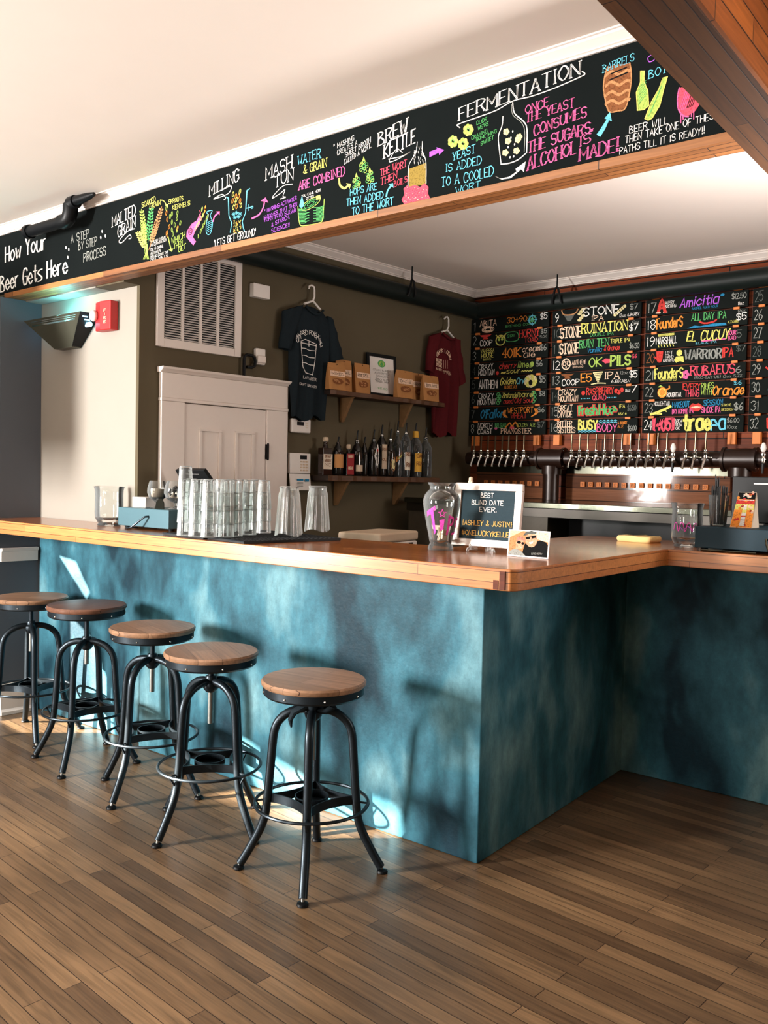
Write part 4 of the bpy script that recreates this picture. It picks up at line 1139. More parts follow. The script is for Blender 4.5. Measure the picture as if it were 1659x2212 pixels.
for y, s_, a_, mt in ((.60, 'CRAIN BURST', .2, I_GREY), (.53, 'ASSORTED', .25, I_GREY), (.46, 'SNACKS', .3, I_GREY), (.38, 'JERKY NUTS', .25, I_DIM), (.33, 'TRAIL MIX', .28, I_DIM), (.17, '$5.00', .34, I_GREEN)):
    i.text(s_, (w_*a_, h_*y), (w_*(1-a_), h_*y), h_*.042, mt, '', .14, px=False)
i.build('card_print')

# ---------------------------------------------------------------- liquor bottles
BOT = []
def make_bottle(px, ybase, ytop, ysh, wpx, kind, label, dep, glass, lab=None, spout=True, square=False):
    off = dep
    s_, _ = cs(px, ybase, off); z = shelf2[2]
    ztop = cs(px, ytop, off)[1]; zsh = cs(px, ysh, off)[1]
    p0 = on_c(px-wpx/2, ybase, off); p1 = on_c(px+wpx/2, ybase, off)
    d0 = (Vector((px, 0))-Vector((px, 0))).length
    dist = (on_c(px, ybase, off)-EYE).dot(fw); r = wpx/2/FPX*dist
    t = wall_thing('liquor_bottle', label, 'bottle', s_, z+.0008, off, 'liquor bottles on the lower shelf')
    BOT.append((t, r, ztop-z, zsh-z))
    H = ztop-z; hs = zsh-z; rn = r*.30; sp = .075 if spout else .03
    Hn = max(hs+.03, H-sp)
    b = MB()
    if square:
        q = r*.92; b.prism([(-q, -q*.6), (q, -q*.6), (q, q*.6), (-q, q*.6)], 0, hs, glass)
        b.lathe([(r*.8*.6, hs), (rn*1.3, hs+.012), (rn, hs+.02), (rn, Hn), (0, Hn)], glass, n=20)
    else:
        b.lathe([(0, .004), (r*.85, 0), (r*.97, .006), (r, .014), (r, hs-.02), (r*.93, hs-.004), (r*.72, hs+.018), (rn*1.25, hs+.04), (rn, hs+.055), (rn, Hn-.012), (rn*1.2, Hn-.010), (rn*1.2, Hn), (0, Hn)], glass, n=24)
    b.build('bottle_body', t, bevel=.003 if square else 0)
    b = MB()
    if spout:
        b.lathe([(rn*1.05, Hn+.0005), (rn*1.25, Hn+.004), (rn*.9, Hn+.012), (.006, Hn+.016)], BLACK, n=14)
        b.tube([(0, 0, Hn+.01), (0, 0, Hn+.03), (.004, 0, H-.012), (.008, 0, H)], .0052, BLACK, 8)
        b.build('pour_spout', t)
        b = MB(); b.lathe([(rn*1.28, Hn+.003), (rn*1.36, Hn+.006), (rn*1.28, Hn+.009)], CHROME, n=14); b.build('spout_ring', t)
    else:
        b.lathe([(rn*1.1, Hn+.0005), (rn*1.5, Hn+.01), (rn*1.3, Hn+.028), (rn*.6, Hn+.03), (0, Hn+.03)], COOLER, n=16); b.build('stopper', t)
    if lab:
        z0, z1, mt, half, ex = lab
        b = MB(); rr = r+.0008
        if square: b.box(-r*.86, r*.86, -r*.92*.6-.002, -r*.92*.6-.0002, H*z0, H*z1, mt)
        else:
            n = 14; v = []
            for k in range(n+1):
                a = -PI/2+half*(2*k/n-1)
                for zz in (H*z0, H*z1): v.append((rr*math.cos(a), rr*math.sin(a), zz))
            b.add(v, [(2*k, 2*k+2, 2*k+3, 2*k+1) for k in range(n)], mt)
        b.build('bottle_label', t, smooth=60)
        if ex:
            if square: i = Ink(t, base=-r*.92*.6-.002, off=.0006)
            else: i = Ink(t, fn=lambda u, v, o: ((rr+o)*math.cos(-PI/2+u/rr), (rr+o)*math.sin(-PI/2+u/rr), v))
            ex(i, r, H); i.build('label_print')
    return t
def lines(words, mt, y0, dy, hh):
    def ex(i, r, H):
        for k, w_ in enumerate(words): i.text(w_, (-r*.6, H*(y0-dy*k)), (r*.6, H*(y0-dy*k)), H*hh, mt, '', .14, px=False)
    return ex
LAB2 = plain('amber_label', (196, 140, 84), .8); LABR = plain('red_label', (150, 28, 34), .7); LABY = plain('yellow_label', (224, 170, 62), .8)
make_bottle(702, 1018, 944, 968, 30, 0, 'square bottle with a large cream label and cork stopper', .085, AMBER, (.16, .55, LABEL, 1, lines(('DEFIANT', 'WHISKY', 'NC'), I_BROWN, .46, .11, .07)), spout=False, square=True)
make_bottle(729, 1020, 944, 974, 24, 0, 'short dark bottle with an amber brown label beside the cream-labelled one', .10, DARKGLASS, (.2, .55, LAB2, 1.35, None))
make_bottle(752, 1017, 972, 980, 24, 0, 'small bottle wrapped in a red and green label', .11, DARKGLASS, (.05, .85, LABR, 1.5, lines(('DISARONNO', 'ORIGINALE'), I_PEACH, .7, .45, .1)), spout=False, square=True)
make_bottle(770, 1024, 930, 972, 26, 0, 'dark round-shouldered bottle with a small tan label near its foot', .09, DARKGLASS, (.10, .24, COOLER, .9, None))
make_bottle(786, 1024, 944, 976, 17, 0, 'slim dark unlabelled bottle between two taller ones', .075, DARKGLASS)
make_bottle(806, 1024, 928, 968, 24, 0, 'dark bottle with a white diamond label', .10, DARKGLASS, None)
make_bottle(823, 1024, 918, 958, 24, 0, 'clear-necked bottle with a tall curling tan label', .07, DARKGLASS, (.15, .62, COOLER, .7, lines(('RYE', 'OLD'), I_BROWN, .5, .2, .05)))
make_bottle(842, 1024, 927, 972, 22, 0, 'dark bottle with a round yellow disc label', .10, DARKGLASS, None)
make_bottle(857, 1024, 910, 958, 20, 0, 'tallest bottle of the lower shelf, clear glass with a yellow ribbon label', .075, SMOKE, None)
make_bottle(875, 1024, 914, 950, 21, 0, 'clear bottle with a tan label and red square', .10, SMOKE, (.13, .46, LABEL, .9, lines(('RICH', 'RUM'), I_BROWN, .39, .2, .07)))
make_bottle(896, 1024, 914, 958, 28, 0, 'clear bottle with an orange collar on its neck', .08, SMOKE, (.10, .44, LABY, .9, lines(('OAK', 'RUM'), I_BROWN, .36, .14, .07)))
make_bottle(918, 1024, 924, 966, 28, 0, 'clear glass bottle at the right end of the lower shelf', .09, SMOKE, None)
# marks with shapes of their own on three of the bottles
def extra(idx, fnx):
    t, r, H, hs = BOT[idx]
    i = Ink(t, fn=lambda u, v, o: ((r+o)*math.cos(-PI/2+u/r), (r+o)*math.sin(-PI/2+u/r), v)); fnx(i, r, H, hs); i.build('bottle_label')
extra(5, lambda i, r, H, hs: (i.fill([(0, .055), (.012, .09), (.024, .135), (.012, .18), (0, .215), (-.012, .18), (-.024, .135), (-.012, .09)], I_WHITE, px=False), i.text('WEST', (-.016, .128), (.016, .128), .014, I_BLACK, px=False), i.fill([(0, .16), (.006, .172), (0, .186), (-.006, .172)], I_RED, px=False, e=.0005)))
extra(7, lambda i, r, H, hs: (i.oval((0, .085), .026, .048, I_TAN, px=False), i.oval((0, .085), .017, .034, I_CREAM, px=False, e=.0004), i.oval((.004, .083), .006, .012, I_BLACK, px=False, e=.0008)))
extra(8, lambda i, r, H, hs: (i.fill([(-.03, .10), (-.01, .117), (.012, .135), (.03, .15), (.03, .185), (.012, .17), (-.01, .152), (-.03, .135)], I_ORG, px=False), i.line([(-.02, .125), (0, .14), (.022, .158)], .008, I_YEL, px=False, e=.0006)))
for k, f_ in ((8, .30), (9, .38), (10, .42), (11, .52)):
    t, r, H, hs = BOT[k]
    b = MB(); b.lathe([(0, .006), (r*.9, .006), (r*.94, .016), (r*.94, H*f_), (0, H*f_)], DARKGLASS, n=20); b.build('liquor', t)
t, r, H, hs = BOT[10]
b = MB(); b.lathe([(r*.32, hs+.04), (r*.5, hs+.041), (r*.42, hs+.085), (r*.32, hs+.086)], LABY, n=20); b.build('neck_collar', t)
# ---------------------------------------------------------------- tap wall: boards
BY = YT-.035                             # face of the boards
def tx(px, py): return on_y(px, py, BY).x
def tz(px, py): return on_y(px, py, BY).z
colx = [(tx(1015, 820), tx(1182, 808)), (tx(1190, 808), tx(1381, 797)), (tx(1391, 797), tx(1611, 783)), (tx(1621, 783), tx(1621, 783)+.57)]
ZR1 = (tz(1195, 673)+tz(1396, 646)+tz(1020, 691))/3; ZR0 = (tz(1009, 940)+tz(1386, 938)+tz(1604, 935))/3
PIT = (ZR1-ZR0)/8
rack = thing('board_rack', 'wooden rack of orange clips holding the beer boards on the plank wall', 'rack', (0, YT, 0))
b = MB()
for k in range(4):
    for q in (.1, .9):
        x = colx[k][0]+(colx[k][1]-colx[k][0])*q
        if x < RX: b.box(x-.02, x+.02, -.012, -.0005, ZR0-.05, ZR1+.05, TAPWALL)
b.build('rail', rack, smooth=0)
for k in range(4):
    for q in (.1, .9):
        x = colx[k][0]+(colx[k][1]-colx[k][0])*q
        for r_ in range(9):
            z = ZR0+PIT*r_; big = r_ in (0, 8)
            b = MB()
            if r_ == 0: b.box(x-.024, x+.024, -.05, -.0125, z-.075, z-.001, PEG)
            elif r_ == 8: b.box(x-.024, x+.024, -.05, -.0125, z-.001, z+.055, PEG)
            else: b.box(x-.018, x+.018, -.05, -.0365, z-.012, z+.004, PEG)
            b.build('clip', rack, smooth=0, bevel=.002)
# what is chalked on each board: (text, u0, v0, u1, height, colour, style) in fractions of the board
W, G_, D_ = I_WHITE, I_GREY, I_DIM
BD = {
1: (G_, [('ABITA', .12, .45, .34, .42, I_PEACH, ''), ('30+90', .48, .52, .73, .4, I_ORG, ''), ('BREWING CO', .46, .2, .74, .16, I_GREEN, ''), ('$5', .90, .52, .98, .42, W, '')], 'abita ale board with a blue ship wheel'),
2: (G_, [('COOP', .13, .1, .29, .38, W, ''), ('HORNY', .64, .48, .89, .5, I_RED, 's'), ('TOAD', .71, .08, .87, .32, I_RED, ''), ('SHOUT', .49, .56, .59, .2, I_GREEN, ''), ('$5', .91, .6, .98, .3, I_GREY, ''), ('5.0%', .9, .3, .98, .18, I_GREY, '')], 'board with a red anvil and a yellow owl'),
3: (G_, [('VANESSA', .14, .66, .32, .28, I_YEL, ''), ('HOUSE', .15, .3, .31, .32, I_YEL, ''), ('BEER CO', .18, .1, .28, .14, I_YEL, ''), ('401K', .43, .2, .66, .62, I_ORG, 's'), ('cream', .68, .5, .9, .4, I_PEACH, 'i'), ('ale', .7, .12, .84, .42, I_PEACH, 'i'), ('$6', .91, .5, .98, .4, G_, '')], 'board with a big orange 401K'),
4: (D_, [('CRAZY', .12, .54, .31, .36, W, ''), ('MOUNTAIN', .12, .1, .33, .38, W, ''), ('cherry', .39, .48, .61, .42, I_RED, 'i'), ('limes', .63, .48, .82, .44, I_LIME, 'i'), ('sour', .49, .12, .66, .34, I_YEL, 'i'), ('$6', .86, .5, .94, .4, G_, '')], 'cherry limes sour board'),
5: (D_, [('ANTHEM', .13, .2, .37, .6, W, ''), ('Golden', .41, .42, .61, .46, I_YEL, 'i'), ('One', .62, .42, .74, .46, I_BLUE, 'i'), ('BLONDE ALE', .47, .12, .63, .2, I_ORG, ''), ('$5', .91, .4, .98, .5, G_, '')], 'board with a golden-haired head'),
6: (D_, [('CRAZY', .13, .54, .33, .36, W, ''), ('MOUNTAIN', .12, .1, .35, .38, W, ''), ('Zinfandel', .44, .54, .64, .34, I_YEL, 'i'), ('barrel', .66, .54, .83, .34, I_YEL, 'i'), ('aged', .46, .12, .58, .34, I_RED, 'i'), ('Old Soul', .6, .12, .83, .36, I_RED, 'i'), ('$8', .91, .54, .98, .36, G_, '')], 'zinfandel barrel board with green hops'),
7: (D_, [("O'Fallon", .16, .2, .47, .6, I_DEEP, 'i'), ('WESTPORT', .52, .48, .84, .4, I_ORG, ''), ('WHEAT', .56, .1, .76, .36, I_RED, ''), ('$6', .9, .5, .98, .34, G_, '')], 'westport wheat board in orange and blue'),
8: (G_, [('NORTH', .13, .54, .32, .36, W, ''), ('COAST', .13, .1, .32, .38, W, ''), ('BELGIAN', .36, .56, .5, .3, I_GREEN, ''), ('GOLDEN ALE', .64, .58, .87, .24, I_LIME, ''), ('PRANQSTER', .44, .1, .82, .36, I_PEACH, 's'), ('$7', .9, .5, .98, .4, D_, '')], 'pranqster board at the foot of the left column'),
9: (W, [('STONE', .36, .42, .76, .56, W, 's'), ('IPA', .46, .06, .59, .3, I_PEACH, 's'), ('12oz 6.9%ABV', .77, .12, .98, .2, W, ''), ('$7', .88, .55, .96, .34, G_, '')], 'board with the bull and white STONE IPA'),
10: (D_, [('STONE', .1, .14, .34, .7, I_PEACH, 's'), ('RUINATION', .35, .34, .86, .62, I_YEL, 's'), ('DOUBLE IPA', .45, .08, .71, .2, I_GREEN, ''), ('$7', .88, .24, .97, .42, W, ''), ('10oz', .91, .72, .98, .16, G_, '')], 'yellow double ipa board'),
11: (D_, [('STONE', .1, .14, .32, .7, I_PEACH, 's'), ('RUIN TEN', .33, .46, .66, .5, I_GREEN, 's'), ('TRIPLE IPA', .68, .6, .89, .26, I_YEL, ''), ('Vanilla', .42, .1, .58, .3, I_DEEP, 'i'), ('& Orange', .61, .14, .78, .32, I_RED, 'i'), ('$6.50', .89, .16, .99, .32, G_, '')], 'green triple ipa board'),
12: (W, [('ANTHEM', .25, .42, .4, .3, I_PEACH, ''), ('BREWING', .26, .2, .38, .12, I_PEACH, ''), ('OK', .45, .2, .59, .6, I_LIME, ''), ('PILS', .69, .18, .9, .64, I_LIME, ''), ('$6', .92, .6, .97, .24, I_ROSE, '')], 'lime green pilsner board'),
13: (G_, [('COOP', .14, .12, .34, .4, W, ''), ('E5', .36, .3, .48, .54, I_ORG, 's'), ('IPA', .63, .4, .79, .44, I_PEACH, 's'), ('6.8%ABV', .7, .12, .91, .2, W, ''), ('12oz', .8, .66, .88, .2, G_, ''), ('$5', .9, .4, .98, .44, W, '')], 'board with a yellow tornado'),
14: (D_, [('CRAZY', .1, .54, .31, .38, I_PEACH, ''), ('MOUNTAIN', .1, .1, .33, .38, I_PEACH, ''), ('RASPBERRY', .43, .48, .73, .44, I_RED, ''), ('QUAD', .5, .1, .65, .34, I_ROSE, ''), ('8oz', .86, .56, .91, .2, W, ''), ('7', .92, .5, .98, .46, W, '')], 'raspberry quad board'),
15: (G_, [('GREAT', .1, .52, .27, .38, I_PEACH, ''), ('DIVIDE', .1, .1, .27, .38, I_PEACH, ''), ('Fresh', .35, .22, .55, .6, I_GREEN, 'o'), ('Hop', .58, .22, .77, .64, I_GREEN, 'o'), ('IPA', .8, .6, .86, .24, I_YEL, ''), ('ABV 6', .79, .14, .88, .16, I_YEL, ''), ('$6.50', .89, .4, .98, .36, D_, '')], 'fresh hop board with red outlined green words'),
16: (G_, [('BITTER', .1, .52, .27, .38, I_PEACH, 's'), ('SISTERS', .1, .1, .31, .38, I_PEACH, 's'), ('BUSY', .35, .3, .56, .6, I_YEL, ''), ('BODY', .56, .14, .78, .5, I_PINK, ''), ('A BLONDE', .79, .6, .89, .18, I_ORG, ''), ('ALE', .79, .36, .85, .18, I_ORG, ''), ('$6.00', .9, .16, .99, .34, G_, '')], 'busy body board with teal waves'),
17: (G_, [('AVERY', .2, .62, .29, .2, W, ''), ('BREWING', .2, .4, .31, .18, W, ''), ('Amicitia', .35, .34, .72, .56, I_PURP, 'i'), ('BARREL AGED SOUR', .47, .12, .72, .14, I_DEEP, ''), ('$12.50', .85, .5, .98, .34, G_, ''), ('8oz', .91, .12, .96, .2, W, '')], 'board with a red letter A and pink script'),
18: (W, [('FounderS', .12, .2, .38, .64, I_ORG, ''), ('ALL DAY IPA', .47, .5, .8, .42, I_GREEN, ''), ('4.7%ABV', .82, .14, .92, .16, I_YEL, ''), ('$5', .9, .3, .99, .4, W, ''), ('12oz', .91, .78, .98, .16, G_, '')], 'all day ale board with a red canoe'),
19: (W, [('MARSHALL', .12, .3, .33, .42, W, ''), ('EL CUCUY', .43, .32, .83, .56, I_YEL, 'i'), ('BLACK IPA', .52, .1, .72, .14, I_BLUE, ''), ('SOUR', .82, .5, .9, .26, I_PINK, ''), ('BAD', .83, .2, .9, .24, I_PINK, ''), ('5', .91, .3, .95, .44, D_, '')], 'el cucuy board with yellow brush letters'),
20: (I_BROWN, [('LEFT', .22, .66, .29, .2, W, ''), ('HAND', .22, .42, .3, .2, W, ''), ('BREWING', .2, .2, .31, .16, W, ''), ('WARRIOR', .42, .24, .77, .6, I_GREY, 'd'), ('IPA', .78, .26, .88, .56, I_RED, ''), ('$7', .91, .56, .99, .36, D_, '')], 'warrior board with a red hand'),
21: (G_, [('FounderS', .12, .24, .4, .64, I_YEL, ''), ('BREWING CO', .18, .08, .34, .12, I_YEL, ''), ('RUBAEUS', .48, .32, .9, .56, I_ROSE, 's'), ('[ROO-BAY-US] 12oz 5.7%', .52, .08, .97, .16, G_, ''), ('6', .91, .34, .96, .4, G_, '')], 'rubaeus board with a pink flower'),
22: (G_, [('ROUGHTAIL', .25, .12, .4, .26, W, ''), ('EVERY', .41, .54, .58, .36, I_RED, ''), ('THING', .43, .1, .57, .4, I_ROSE, ''), ('RIMES', .59, .56, .71, .34, I_LIME, ''), ('WITH', .59, .16, .69, .34, I_LIME, ''), ('Orange', .7, .12, .99, .56, I_ORG, 'i'), ('$6', .9, .7, .97, .24, I_BLUE, '')], 'board with orange fruit and the word Orange'),
23: (G_, [('ROUGHTAIL', .12, .66, .29, .26, W, ''), ('MAKEOUT', .31, .52, .48, .36, I_DEEP, ''), ('SESSION', .62, .56, .8, .36, I_DEEP, ''), ('DRY HOPPED IPA', .31, .12, .52, .28, I_PINK, ''), ('SIMCOE IPA', .6, .14, .78, .34, I_PINK, ''), ('STRONG', .79, .5, .88, .14, I_YEL, ''), ('SESSION', .79, .22, .9, .14, I_YEL, ''), ('$6', .91, .22, .99, .42, G_, '')], 'makeout session board with red lips'),
24: (W, [('[405]', .12, .16, .33, .7, I_ROSE, ''), ('BREW', .34, .64, .41, .18, W, ''), ('TULSA', .34, .4, .41, .18, W, ''), ('OK', .35, .18, .39, .18, W, ''), ('trae', .43, .16, .69, .92, I_YEL, ''), ('pa', .7, .16, .83, .92, I_BLUE, ''), ('$6.00', .85, .56, .96, .26, G_, ''), ('10oz', .85, .2, .94, .2, G_, '')], 'trae pa board in yellow and blue'),
25: (D_, [('B', .24, .2, .34, .6, I_YEL, 's')], 'top board of the right-hand column'), 26: (G_, [('C', .24, .4, .32, .4, W, '')], 'second board down in the right-hand column'),
27: (G_, [('R', .22, .2, .34, .6, I_RED, '')], 'third board down in the right-hand column'), 28: (D_, [('F', .26, .2, .36, .6, I_ROSE, '')], 'fourth board down in the right-hand column'),
29: (G_, [('L', .28, .2, .36, .5, W, '')], 'fifth board down in the right-hand column with a red hand'), 30: (G_, [('R', .2, .3, .3, .6, I_BLUE, 'i')], 'board numbered 30 in the right-hand column'),
31: (G_, [('O', .26, .3, .34, .5, I_LIME, '')], 'board numbered 31 in the right-hand column'), 32: (G_, [('[405]', .2, .2, .42, .6, I_RED, '')], 'lowest board in the right-hand column')}
def wiggle(i, u0, u1, v, amp, n, wd, mt, w_, h_):
    i.line([((u0+(u1-u0)*k/n)*w_, (v+amp*(1 if k % 2 else -1))*h_) for k in range(n+1)], wd*h_, mt, px=False)
for n_ in range(1, 33):
    c_, r_ = (n_-1)//8, 7-(n_-1) % 8
    x0, x1 = colx[c_]; w_ = x1-x0; h_ = PIT*.93; z = ZR0+PIT*r_+PIT*.035
    ncol, items, desc = BD[n_]
    t = thing('beer_board', 'black beer board numbered %d, %s' % (n_, desc), 'board', (x0, BY, z), 0, 'chalked beer boards above the taps')
    b = MB(); b.box(0, w_, 0, .021, 0, h_, BOARDBLK); b.build('panel', t, smooth=0, bevel=.002)
    i = Ink(t, split=True); i.rnd = random.Random(n_)
    nu = (.035, .06) if n_ < 10 else (.025, .105)
    i.text(str(n_), (nu[0]*w_, .2*h_), ((.075 if n_ < 10 else nu[1])*w_, .2*h_), h_*.6, ncol, '', .07, px=False); i.build('number'); i = Ink(t, split=True); i.rnd = random.Random(n_)
    for s_, u0, v0, u1, hh, mt, sty in items:
        if 'o' in sty:
            i.text(s_, (u0*w_, v0*h_), (u1*w_, v0*h_), hh*h_, I_RED, '', .38, px=False, jit=.02)
            i.off = .0020; i.text(s_, (u0*w_, v0*h_), (u1*w_, v0*h_), hh*h_, mt, '', .2, px=False, jit=.02); i.off = .0012
        else:
            i.text(s_, (u0*w_, v0*h_), (u1*w_, v0*h_), hh*h_, mt, sty, (.2 if sty == '' and u1-u0 > .17 and len(s_) < 6 else .13) if hh > .5 else .12, px=False, jit=.04, slant=.18 if 'i' in sty else 0)
    i.build('lettering'); i = Ink(t); i.rnd = random.Random(n_)
    O = lambda u, v, ru, rv, mt, wd=None, e=0: i.oval((u*w_, v*h_), ru*w_, rv*h_, mt, wd*h_ if wd else None, px=False, e=e)
    FF = lambda pts, mt, e=0: i.fill([(u*w_, v*h_) for u, v in pts], mt, px=False, e=e)
    LL = lambda pts, wd, mt: i.line([(u*w_, v*h_) for u, v in pts], wd*h_, mt, px=False)
    if n_ == 1:
        for q in (.08, .06, .04): O(.23, .2, q, q*2.6, I_PEACH, .06)
        O(.80, .55, .045, .3, I_BLUE, .08); O(.80, .55, .018, .12, I_GREEN, .06)
        for k in range(8): LL([(.80, .55), (.80+.06*math.cos(k*PI/4), .55+.4*math.sin(k*PI/4))], .05, I_GREEN if k % 2 else I_BLUE)
    if n_ in (2, 13): FF([(.12, .9), (.28, .9), (.25, .78), (.22, .7), (.24, .58), (.16, .58), (.18, .7), (.14, .78)], I_RED if n_ == 2 else I_BROWN)
    if n_ == 2:
        O(.40, .4, .06, .36, I_YEL, .08); LL([(.34, .8), (.38, .6), (.40, .66), (.43, .6), (.47, .84)], .07, I_YEL); O(.38, .46, .015, .1, I_LIME); O(.42, .46, .015, .1, I_LIME)
        LL([(.47, .86), (.61, .86), (.62, .3), (.48, .3), (.47, .86)], .05, I_GREEN)
    if n_ == 4: wiggle(i, .42, .48, .2, .04, 5, .06, I_YEL, w_, h_); wiggle(i, .68, .82, .22, .04, 9, .06, I_YEL, w_, h_); O(.37, .2, .02, .14, I_RED); O(.81, .68, .025, .18, I_LIME)
    if n_ == 5:
        for k in range(9): O(.80+.05*math.cos(k*.7), .56+.26*math.sin(k*.7), .034, .22, I_CREAM if k % 2 else I_YEL, e=.0001*k)
        O(.80, .45, .025, .2, I_BLACK, e=.0012)
    if n_ == 6:
        for q in (.39, .84): 
            for k in range(5): O(q+.015*(k % 2), .2+.15*k, .02, .12, I_GREEN, .06)
    if n_ == 7:
        for k in range(3): LL([(.47+.012*k, .7), (.46+.014*k, .4), (.5+.01*k, .2)], .06, I_ORG); LL([(.88-.012*k, .75), (.9-.014*k, .45), (.82, .2)], .06, I_ORG)
    if n_ == 8: LL([(.5, .56), (.55, .86), (.58, .62), (.62, .9), (.66, .58)], .1, I_ORG); O(.58, .52, .03, .12, I_ROSE); O(.37, .5, .02, .1, I_PINK)
    if n_ == 9:
        FF([(.12, .8), (.15, .6), (.2, .66), (.25, .6), (.28, .8), (.25, .5), (.22, .2), (.18, .2), (.15, .5)], I_DIM); LL([(.11, .95), (.13, .7), (.2, .62), (.27, .7), (.3, .95)], .08, I_TAN)
        for k in range(6): O(.32+.02*(k % 3), .2+.14*k, .025, .1, I_CREAM); O(.72+.02*k, .3+.1*k, .02, .1, I_CREAM)
    if n_ == 12:
        O(.18, .5, .05, .36, I_PEACH, .07); O(.16, .52, .018, .12, I_PEACH, .05); O(.21, .52, .018, .12, I_PEACH, .05); O(.18, .76, .022, .12, I_PEACH, .05); O(.18, .3, .008, .05, I_PEACH)
        FF([(.59, .55), (.63, .7), (.68, .66), (.68, .4), (.63, .36)], I_ROSE)
    if n_ == 13:
        for k in range(6): LL([(.5+.01*k, .86-.12*k), (.6-.008*k, .88-.12*k)], .09, I_CREAM)
        LL([(.48, .1), (.56, .16), (.64, .12)], .07, I_CREAM)
    if n_ == 14:
        for u, v in ((.39, .62), (.76, .66), (.82, .7), (.79, .56)): O(u, v, .022, .16, I_RED)
        for k in range(6): O(.37+.018*k, .24, .005, .04, I_BLUE); O(.67+.018*k, .24, .005, .04, I_BLUE)
    if n_ == 16:
        for v in (.14, .24): wiggle(i, .35, .55, v, .03, 10, .05, I_BLUE, w_, h_)
        for v in (.74, .86): wiggle(i, .58, .78, v, .03, 10, .05, I_BLUE, w_, h_)
    if n_ == 17:
        LL([(.13, .16), (.165, .9), (.2, .16)], .2, I_RED); LL([(.15, .42), (.185, .42)], .12, I_RED); LL([(.11, .14), (.15, .14)], .08, I_PEACH); LL([(.185, .14), (.22, .14)], .08, I_PEACH)
        O(.76, .84, .02, .08, I_DEEP)
    if n_ == 18: LL([(.55, .4), (.6, .28), (.68, .32), (.71, .44)], .1, I_RED); FF([(.43, .05), (.5, .2), (.56, .12), (.68, .22), (.8, .2), (.81, .05)], I_DEEP)
    if n_ == 19:
        for k in range(3): LL([(.14, .82+.06*k-.03), (.3, .84+.05*k-.03)], .04, I_YEL)
        for k in range(6): LL([(.14+.03*k, .24), (.15+.03*k, .1)], .05, I_YEL)
        LL([(.58, .26), (.8, .3)], .08, I_PINK)
    if n_ in (20, 29):
        u = .16 if n_ == 20 else .22; O(u, .42, .03, .24, I_RED)
        for k in range(4): LL([(u-.022+.015*k, .5), (u-.027+.018*k, .88)], .11, I_RED)
        LL([(u-.02, .4), (u-.055, .56)], .1, I_RED)
    if n_ == 20: O(.36, .72, .03, .2, I_YEL); FF([(.33, .5), (.4, .5), (.41, .1), (.37, .2), (.33, .1), (.31, .3)], I_YEL)
    if n_ == 21:
        for k in range(5): O(.43+.022*math.cos(k*1.26), .4+.18*math.sin(k*1.26), .018, .12, I_PINK, e=.0001*k)
    if n_ == 22: O(.2, .42, .05, .34, I_ORG); O(.2, .42, .036, .24, I_YEL, .05); FF([(.15, .76), (.18, .9), (.21, .78)], I_LIME); LL([(.24, .6), (.27, .66), (.27, .8)], .09, I_ORG)
    if n_ == 23:
        FF([(.47, .5), (.51, .74), (.54, .68), (.57, .74), (.62, .5), (.57, .24), (.51, .24)], I_RED); FF([(.49, .5), (.545, .56), (.6, .5), (.545, .42)], I_PEACH, .0006)
        LL([(.09, .12), (.14, .2), (.2, .34), (.26, .5), (.29, .6)], .16, I_YEL); LL([(.12, .16), (.2, .12)], .08, I_YEL); LL([(.22, .42), (.25, .28)], .07, I_YEL)
    i.build('drawing') if i.mb.v else None

# ---------------------------------------------------------------- pipes, taps, splash back, drip counter
def taps_pipe(): pass
PY = YT-.16                               # axis of the tap pipe
pz = on_y(1234, 991, PY).z
mf = thing('tap_manifold', 'dark brown iron pipe manifold with fat tees carrying the beer taps', 'pipe', (0, PY, pz))
xl = on_y(1012, 990, PY).x; xt1 = on_y(1192, 993, PY).x; xt2 = on_y(1598, 1003, PY).x
b = MB(); b.cyl((xl, 0, 0), (xt2+.55, 0, 0), .047, BROWNPIPE, 24); b.build('pipe_run', mf)
for x in (xt1, xt2):
    b = MB()
    b.cyl((x-.10, 0, 0), (x+.10, 0, 0), .068, BROWNPIPE, 26)
    for q in (-.10, .085): b.cyl((x+q, 0, 0), (x+q+.018, 0, 0), .076, BROWNPIPE, 26)
    for k in range(6):
        a = k*PI/3
        for q in (-.102, .100): b.ball((x+q, .062*math.cos(a), .062*math.sin(a)), .006, CHROME, 4)
    b.cyl((x, 0, -.05), (x, 0, -.11), .068, BROWNPIPE, 26)
    b.build('tee', mf)
zs = on_y(1300, 1083, YT-.05).z           # steel counter height
b = MB()
for x in (xt1,): b.cyl((x, 0, -.11), (x, 0, zs-pz+.001), .055, BROWNPIPE, 26)
b.build('riser', mf)
def make_tap(x):
    t = thing('beer_tap', 'chrome beer tap with a slim dark handle on the pipe manifold', 'tap', (x, PY, pz), 0, 'row of beer taps along the pipe')
    b = MB(); b.cyl((0, -.046, .012), (0, -.075, .012), .012, CHROME, 12); b.build('shank', t)
    b = MB(); b.lathe([(.008, -.012), (.012, -.006), (.0135, .008), (.012, .02), (.016, .026), (.017, .032), (.009, .042), (.012, .046), (.012, .05), (.006, .056)], CHROME, (0, -.085, .006), 14); b.build('faucet_body', t)
    b = MB(); b.tube([(0, -.09, .006), (-.004, -.098, -.012), (-.008, -.112, -.05), (-.009, -.114, -.062)], [.0095, .009, .0075, .0085], CHROME, 10); b.build('spout', t)
    b = MB(); b.cyl((.008, -.085, .012), (.034, -.085, .008), .004, CHROME, 8); b.ball((.038, -.085, .0075), .007, CHROME, 6); b.build('lever', t)
    b = MB(); b.tube([(0, -.085, .060), (0, -.085, .09), (.0015, -.085, .14), (.002, -.085, .163)], [.0045, .005, .0062, .0058], HANDLE, 10); b.build('tap_handle', t)
    return t
HANDLE = plain('bronze_tap_handle', (100, 88, 68), .3, .8, vary=.5, scale=40)
